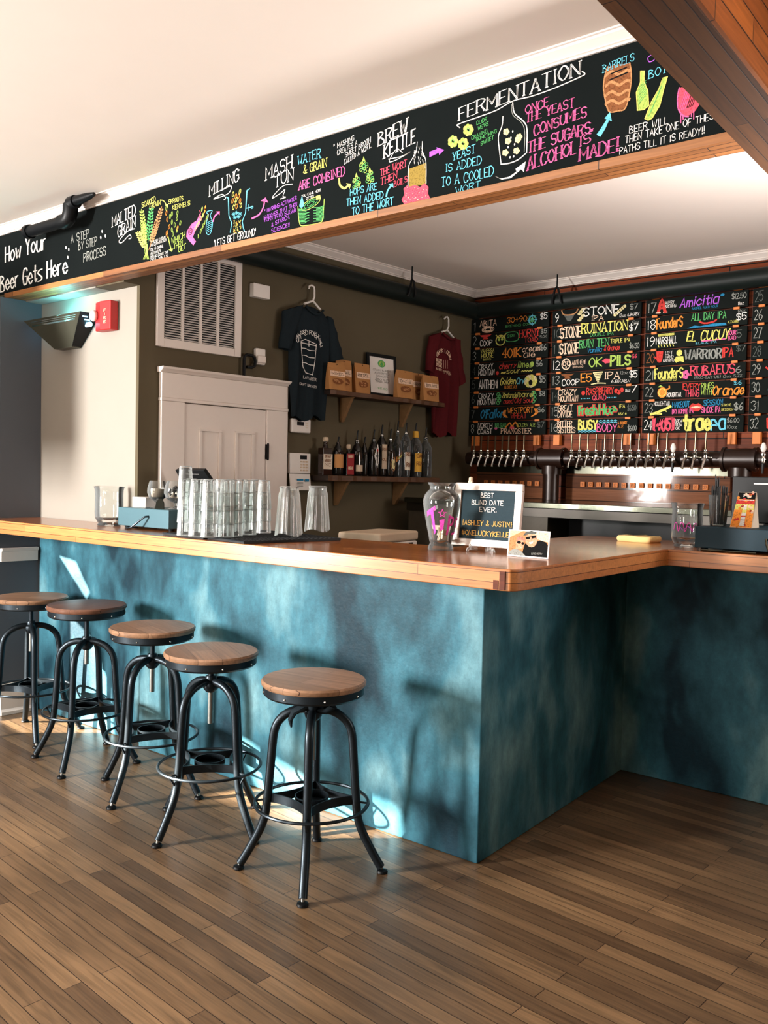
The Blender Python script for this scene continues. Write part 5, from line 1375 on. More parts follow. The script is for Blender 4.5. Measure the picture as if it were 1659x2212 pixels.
tpx = [1023.6, 1038.6, 1053.5, 1069, 1084, 1098, 1115, 1131, 1234, 1251.6, 1269, 1287, 1305.5, 1324, 1342.6, 1361, 1379.6, 1400, 1420, 1439.6, 1480.7, 1501, 1523.5]
first = None
for k, px in enumerate(tpx):
    x = on_y(px, 985, PY-.085).x
    grp = 'taps over the left splash back' if k < 8 else 'taps over the middle splash back'
    lab = 'chrome beer tap with bronze handle, %s from the left in the %s row' % (['first', 'second', 'third', 'fourth', 'fifth', 'sixth', 'seventh', 'eighth', 'ninth', 'tenth', 'eleventh', 'twelfth', 'thirteenth', 'fourteenth', 'fifteenth'][k if k < 8 else k-8], 'left-hand' if k < 8 else 'middle')
    if first is None:
        first = make_tap(x); first['label'] = lab; first['group'] = grp
    else: dup(first, (x, PY, pz), None, lab, grp)
def odd_tap(px, lab, grp):
    x = on_y(px, 985, PY-.085).x
    t = thing('beer_tap', lab, 'tap', (x, PY, pz), 0, grp)
    b = MB(); b.cyl((0, -.046, .0), (0, -.075, .0), .012, CHROME, 12); b.build('shank', t)
    b = MB(); b.lathe([(.010, -.03), (.013, -.02), (.013, .0), (.010, .01), (.016, .016), (.016, .026), (.010, .034)], CHROME, (0, -.088, .006), 14); b.build('faucet_body', t)
    b = MB(); b.tube([(0, -.088, -.026), (0, -.092, -.06), (0, -.092, -.085)], [.011, .0085, .006], BLACK, 10); b.build('spout', t)
    b = MB(); b.lathe([(.008, .042), (.013, .05), (.017, .066), (.014, .082), (.008, .096), (0, .1)], WHITEPL, (0, -.088, 0), 14); b.build('tap_handle', t)
odd_tap(1454, 'tap with a stubby white knob and black nozzle among the bronze handles', 'taps over the middle splash back')
odd_tap(1649, 'tap with white collars at the right edge of the picture', 'taps over the right splash back')

SPL = planks('splash_wood', (128, 80, 52), (84, 48, 30), (24, 14, 10), 1.1, .085, (PI/2, 0, 0), rough=.65, spec=.12, grain=.35, mortar=.003, coat=.3, bump=.03)
[nd for nd in SPL.node_tree.nodes if nd.type == 'BSDF_PRINCIPLED'][0].inputs['Coat Roughness'].default_value = .06
def splash(px0, px1, label, nums, px_first, px_last):
    x0, x1 = on_y(px0, 1040, YT-.03).x, on_y(px1, 1040, YT-.03).x
    t = thing('splash_back', label, 'panel', (x0, YT-.03, zs+.001))
    zt_ = pz-.05-zs
    b = MB(); b.box(0, x1-x0, 0, .028, 0, zt_*.78, SPL); b.build('wood_panel', t, smooth=0)
    b = MB(); b.box(0, x1-x0, -.001, .028, zt_*.78, zt_, STEEL); b.build('steel_strip', t, smooth=0)
    zn = on_y(px_first, 1042 if px_first < 1200 else 1046, YT-.045).z
    a, c_ = on_y(px_first, 1042, YT-.045).x, on_y(px_last, 1050, YT-.045).x
    for k, nn in enumerate(nums):
        x = a+(c_-a)*k/(len(nums)-1)
        q = thing('number_tile', 'small wooden tile numbered %d below its beer tap' % nn, 'tile', (x, YT-.0315, zn), 0, 'numbered wooden tiles under the taps')
        b = MB(); b.box(-.017, .017, -.012, 0, -.017, .017, PEG); b.build('tile', q, smooth=0, bevel=.002)
        i = Ink(q, base=-.012, off=.0008); i.text(str(nn), (-.009 if nn > 9 else -.004, -.009), (.009 if nn > 9 else .004, -.009), .018, I_BROWN, '', .16, px=False); i.build('numeral')
splash(1030, 1172, 'dark wooden splash back behind the left row of taps', range(1, 9), 1049, 1159)
splash(1222, 1577, 'glossy wooden splash back with a steel strip behind the middle taps', range(9, 24), 1258, 1523)

# back counter of steel
fy = on_z(1300, 1091, zs).y
bc = thing('back_counter', 'steel drip counter under the beer taps with dark cabinets below', 'counter', (xl, 0, 0))
b = MB(); b.box(0, RX-xl-.02, fy, YT-.001, zs-.035, zs, STEEL); b.build('counter_top', bc, smooth=0, bevel=.004)
b = MB(); b.box(0, RX-xl-.02, fy+.03, fy+.05, zs-.088, zs-.036, plain('tarnished_steel', (40, 34, 26), .38, .5, vary=.25, scale=7)); b.build('apron', bc, smooth=0)
xk = on_y(1182, 1130, fy+.05).x-xl
b = MB(); b.box(0, xk, fy+.055, YT-.002, .002, zs-.09, plain('stained_cabinet_wood', (66, 58, 44), .6, vary=.2)); b.build('cabinet', bc, smooth=0)
b = MB(); b.box(xk+.01, RX-xl-.03, fy+.32, YT-.003, 0.002, zs-.09, BLACK); b.build('cooler_recess', bc, smooth=0)
# ice bin with black bottle caps / mats under the counter
ib = thing('bar_cooler', 'low black cooler with a knobbly black mat under the drip counter', 'cooler', (xl+xk+.06, fy-.28, 0))
b = MB(); b.box(0, 1.1, 0, .5, .002, .985, BLACK); b.build('cabinet', ib, smooth=0, bevel=.01)
b = MB(); rn = random.Random(2)
for k in range(40):
    for q in range(9): b.lathe([(.012, 0), (.013, .018+rn.random()*.014), (.006, .03)], RUBBER, (.02+k*.027, .03+q*.05, .986), 6)
mt_ = b.build('rubber_mat', ib, smooth=0)
b = MB(); b.tube([(.03, -.02, 1.075), (.5, -.02, 1.085), (1.05, -.02, 1.08)], .022, BOXDARK, 12); b.build('hose', ib)

# pipe along the top of the walls
up_ = thing('service_pipe', 'fat dark pipe running round the walls under the crown moulding', 'pipe', (0, 0, 0))
r_p = .058
zp = on_y(1659, 597, YT-.09).z
A1 = cw(-.15, .075, zp-.0); A2 = Vector((PC.x+CD.x*2.8+.10, YT-.09, zp))
b = MB(); b.cyl((A2.x, YT-.09, zp), (RX-.01, YT-.09, zp), r_p, DARKPIPE, 22); b.build('pipe_run', up_)
b = MB(); b.cyl(cw(.02, .075, zp), cw(2.80, .075, zp), r_p, DARKPIPE, 22); b.build('pipe_run', up_)
b = MB(); b.ball(cw(2.79, .08, zp), r_p*1.12, DARKPIPE, 10); b.build('elbow', up_)
def hanger(p, n, lab):
    t = thing('pipe_hanger', lab, 'hanger', p, math.atan2(n.y, n.x)+PI/2, 'black hangers holding the service pipe')
    b = MB(); b.tube([(-.035, 0, -.03), (-.03, -.008, .0), (-.012, -.006, .075), (0, 0, .088), (.012, -.006, .075), (.03, -.008, .0), (.035, 0, -.03)], .008, BLACK, 8); b.cyl((0, 0, .085), (0, 0, ZC-zp-.0005), .005, BLACK, 8); b.build('strap', t)
sa = cs(876, 600, .08)[0]; hanger(cw(sa, .14, zp), CN, 'black strap hanger on the pipe above the two t-shirts')
hanger(Vector((on_y(1204, 625, YT-.15).x, YT-.155, zp)), Vector((0, -1, 0)), 'black strap hanger on the pipe above the beer boards')
# ---------------------------------------------------------------- fittings on the sunlit wall and under the ceiling
fa0, fa1 = on_y(222, 657, YL), on_y(256, 714, YL)
t = thing('fire_alarm', 'red fire alarm strobe on the pale sunlit wall', 'alarm', (fa0.x, YL-.001, fa1.z))
w_, h_ = fa1.x-fa0.x, fa0.z-fa1.z
b = MB(); b.prism([(0, 0), (0, -.045), (w_*.45, -.06), (w_, -.05), (w_, 0)], 0, h_, RED); b.build('housing', t, smooth=0, bevel=.006)
b = MB(); b.ball((w_*.1, -.065, h_*.52), .028, WHITEPL, 8, (1, .8, 1.1)); b.build('strobe_lens', t)
i = Ink(t, fn=lambda u, v, o: (u, -.06+(u-w_*.45)*.010/(w_*.55)-o-.0012, v))
for k, c_ in enumerate('FIRE'): i.text(c_, (w_*.66, h_*(.62-.13*k)), (w_*.78, h_*(.62-.13*k)), h_*.085, I_PEACH, '', .18, px=False, jit=0)
i.build('lettering')

# fly light: wedge shaped sconce
A = on_y(217, 679, YL); xr = A.x
Bp = on_x(173, 673, xr); yf = Bp.y
z1 = (A.z+Bp.z)/2
xlft = on_y(50, 690, yf).x
D = on_y(176, 754, YL); E_ = on_y(157, 754, YL-.05); zb_ = D.z+.01
G0 = on_y(113, 757, YL-.07)
xlft = max(xlft, lw(YL-.05, 0).x+.03)
t = thing('fly_light', 'dark grey wedge shaped fly light with glowing slots high in the left corner', 'lamp', (0, 0, 0))
GREYM = plain('fly_light_grey', (78, 78, 66), .35, .3); 
b = MB(); th = .012
xb0, xb1 = G0.x, D.x
FT = [Vector((xlft, yf, z1)), Vector((xr, yf, z1)), Vector((xb1, YL-.06, zb_)), Vector((xb0, YL-.06, zb_))]
def fp(u, v, o=0.0):                     # point on the sloping front
    return FT[0].lerp(FT[1], u).lerp(FT[3].lerp(FT[2], u), v)+Vector((0, -o, -o*.4))
slots = [(.03, .10), (.16, .23), (.29, .36)]
edges = [0.0, .07, .085, .125, .14, .18, .225, 1.0]
for k in range(7):
    v0, v1 = edges[k], edges[k+1]
    if k in (1, 3, 5):
        for u0, u1 in ((0, .05), (.93, 1)): b.add([fp(u0, v0), fp(u1, v0), fp(u1, v1), fp(u0, v1)], [(0, 1, 2, 3)], GREYM)
    else: b.add([fp(0, v0), fp(1, v0), fp(1, v1), fp(0, v1)], [(0, 1, 2, 3)], GREYM)
b.build('front', t, smooth=0)
b = MB(); b.extrude([(xr-.001, yf, z1), (xr-.001, YL-.001, z1), (xb1, YL-.001, zb_), (xb1, YL-.06, zb_)], (.004, 0, 0), BLACK)
b.extrude([(xlft, yf, z1), (xlft, YL-.001, z1), (xb0, YL-.001, zb_), (xb0, YL-.06, zb_)], (-.004, 0, 0), GREYM)
b.box(xb0, xb1, YL-.06, YL-.001, zb_-.006, zb_, GREYM); b.build('side_panel', t, smooth=0)
b = MB(); b.cyl((xlft+.03, (yf+YL)/2+.02, z1-.055), (xr-.03, (yf+YL)/2+.02, z1-.055), .013, emit('ultraviolet_tube', (150, 225, 255), 7), 12); b.build('tube', t)
b = MB()
DD = YL-yf
for k in range(3):
    ya, yb2, zz_ = yf+DD*(.10+.10*k), yf+DD*(.36+.10*k), z1-.022-.016*k
    b.add([Vector((xr+.0035, ya, zz_)), Vector((xr+.0035, yb2, zz_)), Vector((xr+.0035, yb2, zz_-.006)), Vector((xr+.0035, ya, zz_-.006))], [(0, 1, 2, 3)], MATS['ultraviolet_tube'])
b.build('side_slot', t, smooth=0)
uv = lamp('fly_light_glow', 'AREA', ((xlft+xr)/2, yf+.10, z1+.0), (-.1, -.1, 1), 2.6, (.2, .95, 1.0), shape='RECTANGLE', size=.5, size_y=.06)

# black drain pipe under the ceiling by the header
yq = HY-.10
p0 = on_y(62, 498, yq); p1 = on_y(150, 478, yq); p2 = on_y(155, 415, yq)
zt_ = ZM-.03
t = thing('drain_pipe', 'black elbowed pipe stub hanging under the ceiling before the blackboard', 'pipe', (0, 0, 0))
zl_ = (p0.z+p1.z)/2
rr_ = .030
b = MB(); b.cyl((p0.x, yq, zl_), (p1.x-.03, yq, zl_), rr_, BLACK, 20); b.build('horizontal_run', t)
b = MB(); b.cyl((p0.x-.012, yq, zl_), (p0.x+.02, yq, zl_), rr_*1.25, BLACK, 20); b.build('flange', t)
b = MB(); b.tube([(p1.x-.07, yq, zl_), (p1.x-.03, yq, zl_), (p1.x-.005, yq, zl_+.012), (p1.x+.008, yq, zl_+.04), (p1.x+.008, yq, zl_+.075)], [rr_*1.25]*5, BLACK, 20); b.build('elbow', t)
ztop = min(on_y(155, 412, yq).z, ZM-.04)
b = MB(); b.cyl((p1.x+.008, yq, zl_+.06), (p1.x+.008, yq, ztop-.03), rr_, BLACK, 20); b.build('riser', t)
b = MB(); b.tube([(p1.x+.008, yq, ztop-.05), (p1.x+.008, yq, ztop-.015), (p1.x+.02, yq, ztop), (p1.x+.06, yq+.0, ztop+.004)], [rr_*1.15, rr_*1.2, rr_*1.2, rr_*1.1], BLACK, 20); b.tube([(p1.x+.05, yq, ztop+.006), (p1.x+.17, yq, ztop+.010), (p1.x+.22, yq, ztop+.012)], [rr_*.9, rr_*.6, rr_*.3], BLACK, 14); b.build('top_elbow', t)
b = MB(); b.tube([(p0.x-.012, yq, zl_+.01), (p0.x-.05, yq, zl_+.018), (p0.x-.075, yq, zl_+.024)], [.010, .012, .006], plain('copper', (190, 110, 70), .3, .9), 10); b.ball((p0.x-.05, yq, zl_+.018), .016, MATS['copper'], 6); b.build('sprinkler_tip', t)

# ---------------------------------------------------------------- on the bar, left to right
def hurricane(x, y, r, h, label, g=GLASS, name='glass_jar'):
    t = thing(name, label, 'jar', (x, y, ZT+.0005))
    pr = [(0, .004), (r*.72, 0), (r*.8, .006), (r*.70, .014), (r*.78, .024), (r*.90, .042), (r*.93, .07), (r*.92, h*.62), (r*.91, h*.78), (r*.94, h*.92), (r*1.01, h), (r*.98, h+.001), (r*.91, h*.92), (r*.88, h*.78), (r*.89, h*.62), (r*.90, .07), (r*.87, .046), (r*.7, .032), (0, .030)]
    b = MB(); b.lathe(pr, g, n=36); b.build('glass_body', t)
    return t
q0, q1 = on_z(225, 1130, ZT), on_z(256, 1134, ZT)
hurricane(-3.965, 2.66, .078, .205, 'clear flared glass jar at the left end of the bar beside the cash drawer')
# cash drawer
zb0 = ZT+.012
fy0 = 2.62
dx0, dx1 = on_y(255, 1120, fy0).x, on_y(364, 1130, fy0).x; dh = .092
def drawer(name_label, x0, x1, y, dep, mat, cable):
    t = thing('cash_drawer', name_label, 'cash drawer', (x0, y, ZT))
    w_ = x1-x0
    b = MB(); b.box(0, w_, 0, dep, .013, .013+dh, mat); b.build('case', t, smooth=0, bevel=.003)
    for q in (.07, .93):
        for yy in (.04, dep-.04):
            b = MB(); b.lathe([(0, .0005), (.014, .0005), (.016, .0125), (0, .0125)], BLACK, (w_*q, yy, 0), 12); b.build('foot', t)
    b = MB(); b.tube(cable(w_), .0048, STEELBLK if mat is BOXTEAL else STEEL, 8); b.build('cable', t)
    b = MB(); b.lathe([(.010, 0), (.012, .004), (.006, .006)], BLACK, n=12); 
    return t
drawer('teal grey metal cash drawer at the left end of the bar with a grey cable', dx0, dx1, fy0, .36, BOXTEAL, lambda w_: [(w_*.62, .002, .068), (w_*.61, -.02, .066), (w_*.55, -.035, .045), (w_*.46, -.05, .015), (w_*.40, -.055, .007), (w_*.33, -.045, .006), (w_*.30, -.02, .006), (w_*.34, .02, .006)])
dzt = ZT+.013+dh+.0005
# white box and snifters on the drawer
t = thing('paper_box', 'small white box on top of the left cash drawer', 'box', (dx0+.09, fy0+.10, dzt))
b = MB(); b.box(-.055, .055, -.04, .05, 0, .052, WHITEPL); b.build('carton', t, smooth=0, bevel=.002)
t2 = thing('paper_roll', 'white paper roll lying behind the small white box on the drawer', 'roll', (dx0+.13, fy0+.22, dzt))
b = MB(); b.lathe([(.012, 0), (.045, 0), (.045, .10), (.012, .10)], WHITEPL, n=24); b.build('paper', t2)
def snifter(x, y, z, label, s=1.0):
    t = thing('snifter_glass', label, 'glass', (x, y, z), 0, 'stemmed glasses on the left cash drawer')
    b = MB(); b.lathe([(0, .0005), (.034*s, .0005), (.035*s, .003), (.012*s, .008), (.006*s, .014), (.007*s, .03), (.02*s, .038), (.042*s, .055), (.05*s, .08), (.048*s, .105), (.038*s, .138), (.037*s, .138), (.0465*s, .105), (.0485*s, .08), (.04*s, .056), (.018*s, .041), (0, .039)], GLASS, n=28); b.build('glass_body', t)
    return t
s1_ = snifter(dx0+.215, fy0+.08, dzt, 'snifter glass holding a pale drink on the left cash drawer, nearer the white box')
b = MB(); b.lathe([(0, .042), (.017, .043), (.039, .057), (.0475, .08), (.0465, .098), (0, .098)], LABEL, n=24)
b.build('drink', s1_)
s2_ = snifter(dx0+.335, fy0+.10, dzt, 'snifter glass filled with dark pebbles on the left cash drawer, against the glass stacks', 1.15)
b = MB(); rn = random.Random(8)
for k in range(46):
    a = rn.random()*6.28; z = .05+rn.random()*.06; r_ = (.03 if z < .06 else .044)*math.sqrt(rn.random())
    b.ball((r_*math.cos(a), r_*math.sin(a), z), .009, BLACK if k % 3 else LABEL, 4)
b.build('filling', s2_)
t = thing('card_stand', 'small grey rounded card standing between the two snifters', 'card', (dx0+.272, fy0+.05, dzt))
b = MB(); b.extrude([(-.035, 0, 0), (.035, 0, 0), (.03, .003, .03), (.012, .005, .05), (-.012, .005, .05), (-.03, .003, .03)], (0, .004, 0), STEEL); b.build('card', t, smooth=0)

# point of sale tablet seen from behind
tp = on_z(412, 1052, ZT)
yt_ = 2.94
ta, tb = on_y(374, 1010, yt_), on_y(457, 1024, yt_)
t = thing('tablet_screen', 'black tilted tablet till standing behind the stacked glasses', 'tablet', ((ta.x+tb.x)/2, yt_, ZT))
zt1, zt0 = ta.z-ZT, on_y(412, 1040, yt_).z-ZT-.05
hw = (tb.x-ta.x)/2
b = MB(); b.hexa([(-hw*.72, .05, zt0), (hw*.95, .05, zt0), (-hw*.72, .08, zt0), (hw*.95, .08, zt0), (-hw*.82, -.01, zt1-.012), (hw*.68, -.01, zt1-.012), (-hw*.78, .014, zt1), (hw*.62, .014, zt1)], BLACK); b.build('housing', t, smooth=0, bevel=.003)
b = MB(); b.hexa([(-hw*.3, .018, zt1-.045), (hw*.35, .018, zt1-.045), (-hw*.3, .02, zt1-.045), (hw*.35, .02, zt1-.045), (-hw*.3, .0, zt1-.032), (hw*.35, .0, zt1-.032), (-hw*.3, .004, zt1-.032), (hw*.35, .004, zt1-.032)], WHITEPL); b.build('bright_strip', t, smooth=0)
b = MB(); b.box(-.05, .05, -.0, .1, .001, .012, BLACK); b.box(-.02, .02, .05, .075, .012, zt0+.03, BLACK); b.build('stand', t, smooth=0)

# rubber bar mats
def mat_(c, lx, ly, rz, label):
    t = thing('bar_mat', label, 'mat', (c[0], c[1], ZT+.0008), rz, 'black rubber bar mats under the glasses')
    b = MB(); b.box(-lx/2, lx/2, -ly/2, ly/2, 0, .004, RUBBER); b.build('sheet', t, smooth=0)
    b = MB(); n1 = int(lx/.024); n2 = int(ly/.024)
    for k in range(n1+1): x = -lx/2+.002+(lx-.004)*k/n1; b.box(x-.0015, x+.0015, -ly/2, ly/2, .004, .011, RUBBER)
    for k in range(n2+1): y = -ly/2+.002+(ly-.004)*k/n2; b.box(-lx/2, lx/2, y-.0015, y+.0015, .004, .0108, RUBBER)
    b.build('grid_ribs', t, smooth=0)
    e = MB(); e.box(-lx/2-.003, lx/2+.003, -ly/2-.003, -ly/2, .008, .0115, STEELBLK); e.build('rim', t, smooth=0)
mat_((-3.11, 2.61), .30, .28, R(-3), 'black rubber grid mat under the tall stacks of small glasses')
mat_((-2.78, 2.70), .33, .50, R(-11), 'black rubber grid mat under the two pitchers')
mat_((-3.12, 2.89), .30, .22, R(-3), 'black rubber grid mat at the back under the last glass stack')
# stacks of tumblers, upside down and nested
ZM_ = ZT+.0124
def tumbler():
    t = thing('tumbler_glass', '', 'glass', (0, 0, 0), 0, '')
    R0, R1, H = .0345, .026, .135
    b = MB(); b.lathe([(R0, 0), (R0+.0012, .003), (R0, .008), (R1+.001, H-.01), (R1, H-.002), (R1*.9, H), (R1*.3, H-.004), (0, H-.006)], PINT, n=26)
    b.lathe([(R0-.0025, .0005), (R0-.003, .008), (R1-.002, H-.022), (R1*.8, H-.016), (0, H-.017)], PINT, n=26)
    b.build('glass_body', t); return t
stacks = [((385, 1152), 4, 'front row, first stack from the left'), ((409, 1154), 3, 'front row, second stack from the left'), ((435, 1156), 3, 'front row, third stack from the left'), ((462, 1156), 3, 'front row, fourth stack from the left'), ((492, 1154), 3, 'stack where the front row bends back'), ((524, 1151), 3, 'second last stack toward the pitchers'), ((557, 1147), 3, 'last stack, nearest the pitchers')]
behind = [((400, 1144), 3, 'back row behind the first gap'), ((424, 1145), 3, 'back row behind the second gap'), ((450, 1146), 3, 'back row behind the third gap'), ((478, 1145), 3, 'back row behind the fourth gap'), ((510, 1143), 3, 'back row behind the fifth gap'), ((540, 1140), 3, 'back row behind the last gap')]
tum = None; spots_ = []
for (p, n, lab) in stacks+behind:
    P = on_z(p[0], p[1], ZM_+.01); 
    P = Vector((P.x, P.y+.036, 0))
    for q in spots_:
        d = (P-q)
        if d.length < .0745: P = q+d.normalized()*.0745
    spots_.append(P.copy())
    for k in range(n):
        lb = 'upside-down tumbler, %s of the %s' % (['bottom one', 'second one up', 'third one up', 'very top one'][k], lab)
        loc = (P.x, P.y, ZM_+k*.0565)
        if tum is None:
            tum = tumbler(); tum.location = loc; tum['label'] = lb; tum['group'] = 'nested tumblers stacked upside down'
        else: dup(tum, loc, None, lb, 'nested tumblers stacked upside down')
# pitchers upside down
def pitcher(px, py, label, dy_):
    P = on_z(px, py, ZM_+.002)
    t = thing('glass_pitcher', label, 'pitcher', (P.x, P.y+.05+dy_, ZM_+.001), .3, 'ribbed pitchers upside down on the mat')
    R0, R1, H = .062, .045, .215
    fl = lambda k, z: 1+.018*math.cos(k*2*PI/6)
    b = MB(); n = 128
    def f(u, v, o=0.0):
        a = 2*PI*u; z = H*v+(.008+.007*math.sin(3*a))*(1-v)**6
        r = R0+(R1-R0)*v-(.003 if .9 < v else 0); r *= 1+.022*math.cos(16*a)*(1 if v < .9 else .2)
        return ((r-o)*math.cos(a), (r-o)*math.sin(a), z-o*.5*v)
    b.grid(lambda u, v: f(u, v), n, 16, PITCH, wrap=True); b.grid(lambda u, v: f(u, v, .003), n, 16, PITCH, wrap=True)
    b.add([f(k/n, 1) for k in range(n)], [tuple(range(n))], PITCH)
    b.lathe([(R1*.98, H+.0005), (R1*1.0, H+.006), (R1*.9, H+.008)], PITCH, n=30)
    b.build('glass_body', t, smooth=60)
pitcher(606, 1159, 'ribbed glass pitcher upside down, next to the tumbler stacks', 0)
pitcher(651, 1150, 'ribbed glass pitcher upside down, farther from the tumbler stacks', .06)

# cooler chest behind the bar
c0 = on_y(728, 1146, 3.75); 
cz = on_y(760, 1142, 3.6).z
t = thing('ice_chest', 'beige chest with a flat lid standing behind the bar', 'chest', (-3.05, 3.62, 0))
P1, P2, P3 = on_z(729, 1148, cz), on_z(822, 1153, cz), on_z(852, 1135, cz)
b = MB(); P4 = P3+(P2-P1)*1.0
yb = P1+(P3-P2)
t.location = (0, 0, 0)
bx = [P1, P2, P2+(P3-P1)*.62, P1+(P3-P1)*.62]
P5 = on_z(905, 1146, cz)
bx = [P1, P2, P5, P5+(P1-P2)]
mn = lambda z: [(p.x, p.y) for p in bx]
b.prism([(p.x, p.y) for p in bx], cz-.05, cz, COOLER); b.build('lid', t, smooth=0, bevel=.012)
ctr = sum(bx, Vector())/4
b = MB(); b.prism([(ctr.x+(p.x-ctr.x)*.97, ctr.y+(p.y-ctr.y)*.97) for p in bx], .002, cz-.052, WHITEPL); b.build('body', t, smooth=0, bevel=.01)
fv = (P5-P2); nn = Vector((fv.y, -fv.x, 0)).normalized()
b = MB()
for q, wq in ((.25, .03), (.5, .02), (.72, .035)):
    o = P2+fv*q+nn*.002; o.z = 0; uq = fv.normalized()
    b.add([o+Vector((0, 0, cz-.10)), o+uq*wq+Vector((0, 0, cz-.10)), o+uq*wq+Vector((0, 0, cz-.06)), o+Vector((0, 0, cz-.06)), o+nn*.006+Vector((0, 0, cz-.10)), o+uq*wq+nn*.006+Vector((0, 0, cz-.10)), o+uq*wq+nn*.006+Vector((0, 0, cz-.06)), o+nn*.006+Vector((0, 0, cz-.06))], [(0, 1, 2, 3), (4, 5, 6, 7), (0, 1, 5, 4), (1, 2, 6, 5), (2, 3, 7, 6), (3, 0, 4, 7)], BLACK)
b.build('vent_slot', t, smooth=0)

# tips vase
P = on_z(939, 1189, ZT); dist = (P-EYE).dot(fw)
k_ = dist/FPX
vs = thing('tip_vase', 'clear glass vase painted with pink tips lettering', 'vase', (P.x, P.y+.04, ZT+.0005))
dist = (Vector((P.x, P.y+.04, ZT))-EYE).dot(fw); k_ = dist/FPX
VP = [(27, 0), (28, 3), (26, 9), (23, 14), (25, 22), (31, 50), (37, 80), (40, 98), (40, 108), (37, 118), (31, 126), (26, 131), (26, 137), (30, 142), (31, 145)]
prof = [(r*k_, z*k_) for r, z in VP]
b = MB(); b.lathe([(0, .004)]+prof+[(r-.0028, z) for r, z in prof[::-1] if z > .03]+[(0, .026)], GLASS, n=44); b.build('glass_body', vs)
def vr(z):
    for (ra, za), (rb, zb2) in zip(prof, prof[1:]):
        if z <= zb2: return ra+(rb-ra)*max(0, (z-za))/(zb2-za+1e-9)
    return prof[-1][0]
va = math.atan2(-vs.location.y, -vs.location.x)
i = Ink(vs, fn=lambda u, v, o: ((vr(v)+o)*math.cos(va+u/ .072), (vr(v)+o)*math.sin(va+u/.072), v), off=.001)
K = k_
def V(u, v): return (u*K, v*K)
i.fill([V(-38, 72), V(-36, 84), V(-14, 96), V(-12, 88)], I_HOT, px=False); i.fill([V(-26, 84), V(-18, 88), V(-15, 40), V(-20, 34)], I_HOT, px=False)
i.fill([V(-4, 66), V(8, 68), V(6, 46), V(-2, 42)], I_HOT, px=False); 
st = [V(2+ (9 if k % 2 == 0 else 3.6)*math.sin(k*PI/5), 80+(9 if k % 2 == 0 else 3.6)*math.cos(k*PI/5)) for k in range(10)]
i.line(st+[st[0]], 1.3*K, I_HOT, px=False, smooth=False)
i.line([V(18, 36), V(20, 74)], 6*K, I_HOT, px=False, smooth=False); i.line([V(19, 72), V(30, 70), V(31, 58), V(20, 54)], 5*K, I_HOT, px=False)
i.line([V(54, 66), V(44, 68), V(43, 56), V(54, 50), V(52, 38), V(36, 36)], 5*K, I_HOT, px=False)
i.build('painted_lettering')
b = MB(); rn = random.Random(4)
for k in range(9):
    a = rn.random()*6; z = .03+.007*k; q = .022
    x, y = q*math.cos(a)*rn.random(), q*math.sin(a)*rn.random()
    c_, s_ = math.cos(a), math.sin(a)
    b.hexa([(x-.02*c_, y-.02*s_, z), (x+.02*c_, y+.02*s_, z+.004), (x-.02*c_-.003*s_, y-.02*s_+.003*c_, z+.001), (x+.02*c_-.003*s_, y+.02*s_+.003*c_, z+.005), (x-.015*c_, y-.015*s_, z+.018), (x+.022*c_, y+.02*s_, z+.02), (x-.015*c_-.003*s_, y-.015*s_+.003*c_, z+.019), (x+.022*c_-.003*s_, y+.02*s_+.003*c_, z+.021)], LABEL)
b.build('folded_notes', vs, smooth=0)

# letter board on an acrylic easel
P = on_z(1056, 1195, ZT); yb_ = P.y+.05
L0, L1 = on_y(978, 1043, yb_), on_y(1119, 1183, yb_)
lean = R(-8)
P0 = on_y(980, 1177, yb_); P1 = on_y(1119, 1181, yb_); PT = on_y(978, 1043, yb_)
lbw = (P1-P0).length; lbh = PT.z-P0.z
ang = 0.0
lb = thing('letter_board', 'white framed letter board with white and gold letters on the bar corner', 'sign', (P0.x, yb_, P0.z+.001))
lb.rotation_euler = (R(-6), 0, R(3))
b = MB(); fw_ = lbw*.095
b.box(0, lbw, -.02, 0, 0, fw_, WHITE); b.box(0, lbw, -.02, 0, lbh-fw_, lbh, WHITE); b.box(0, fw_, -.02, 0, fw_, lbh-fw_, WHITE); b.box(lbw-fw_, lbw, -.02, 0, fw_, lbh-fw_, WHITE); b.build('frame', lb, smooth=0, bevel=.002)
b = MB(); b.box(fw_, lbw-fw_, -.010, 0, fw_, lbh-fw_, FELT)
nr = 46
for k in range(nr): z = fw_+(lbh-2*fw_)*(k+.5)/nr; b.box(fw_, lbw-fw_, -.0125, -.010, z-.0013, z+.0013, FELT)
b.build('felt', lb, smooth=0)
i = Ink(lb, base=-.0125, off=.001)
for kq, (s_, u0, u1, v, h_, mt) in enumerate((('BEST', .39, .58, .775, .072, I_WHITE), ('BLIND DATE', .26, .73, .66, .072, I_WHITE), ('EVER.', .385, .64, .55, .072, I_WHITE), ('{ASHLEY & JUSTIN}', .135, .885, .33, .076, I_GOLD), ('#ONELUCKYKELLEY', .14, .90, .17, .076, I_GOLD))):
    if kq == 3: i.build('white_letters'); i = Ink(lb, base=-.0125, off=.001)
    i.text(s_, (u0*lbw, v*lbh), (u1*lbw, v*lbh), h_*lbh, mt, '', .145, px=False, jit=0)
i.build('gold_letters')
b = MB(); b.lathe([(0, lbh+.006), (.009, lbh+.006), (.009, lbh+.022), (.005, lbh+.027), (0, lbh+.028)], COOLER, (lbw*.17, .01, 0), 14); b.box(lbw*.17-.009, lbw*.17+.009, .004, .016, lbh*.2, lbh+.010, COOLER); b.build('hanging_tab', lb)
es = thing('easel_stand', 'clear acrylic easel carrying the letter board', 'stand', (P0.x+lbw*.52, yb_-.012, ZT+.0005))
zz = P0.z-ZT
b = MB()
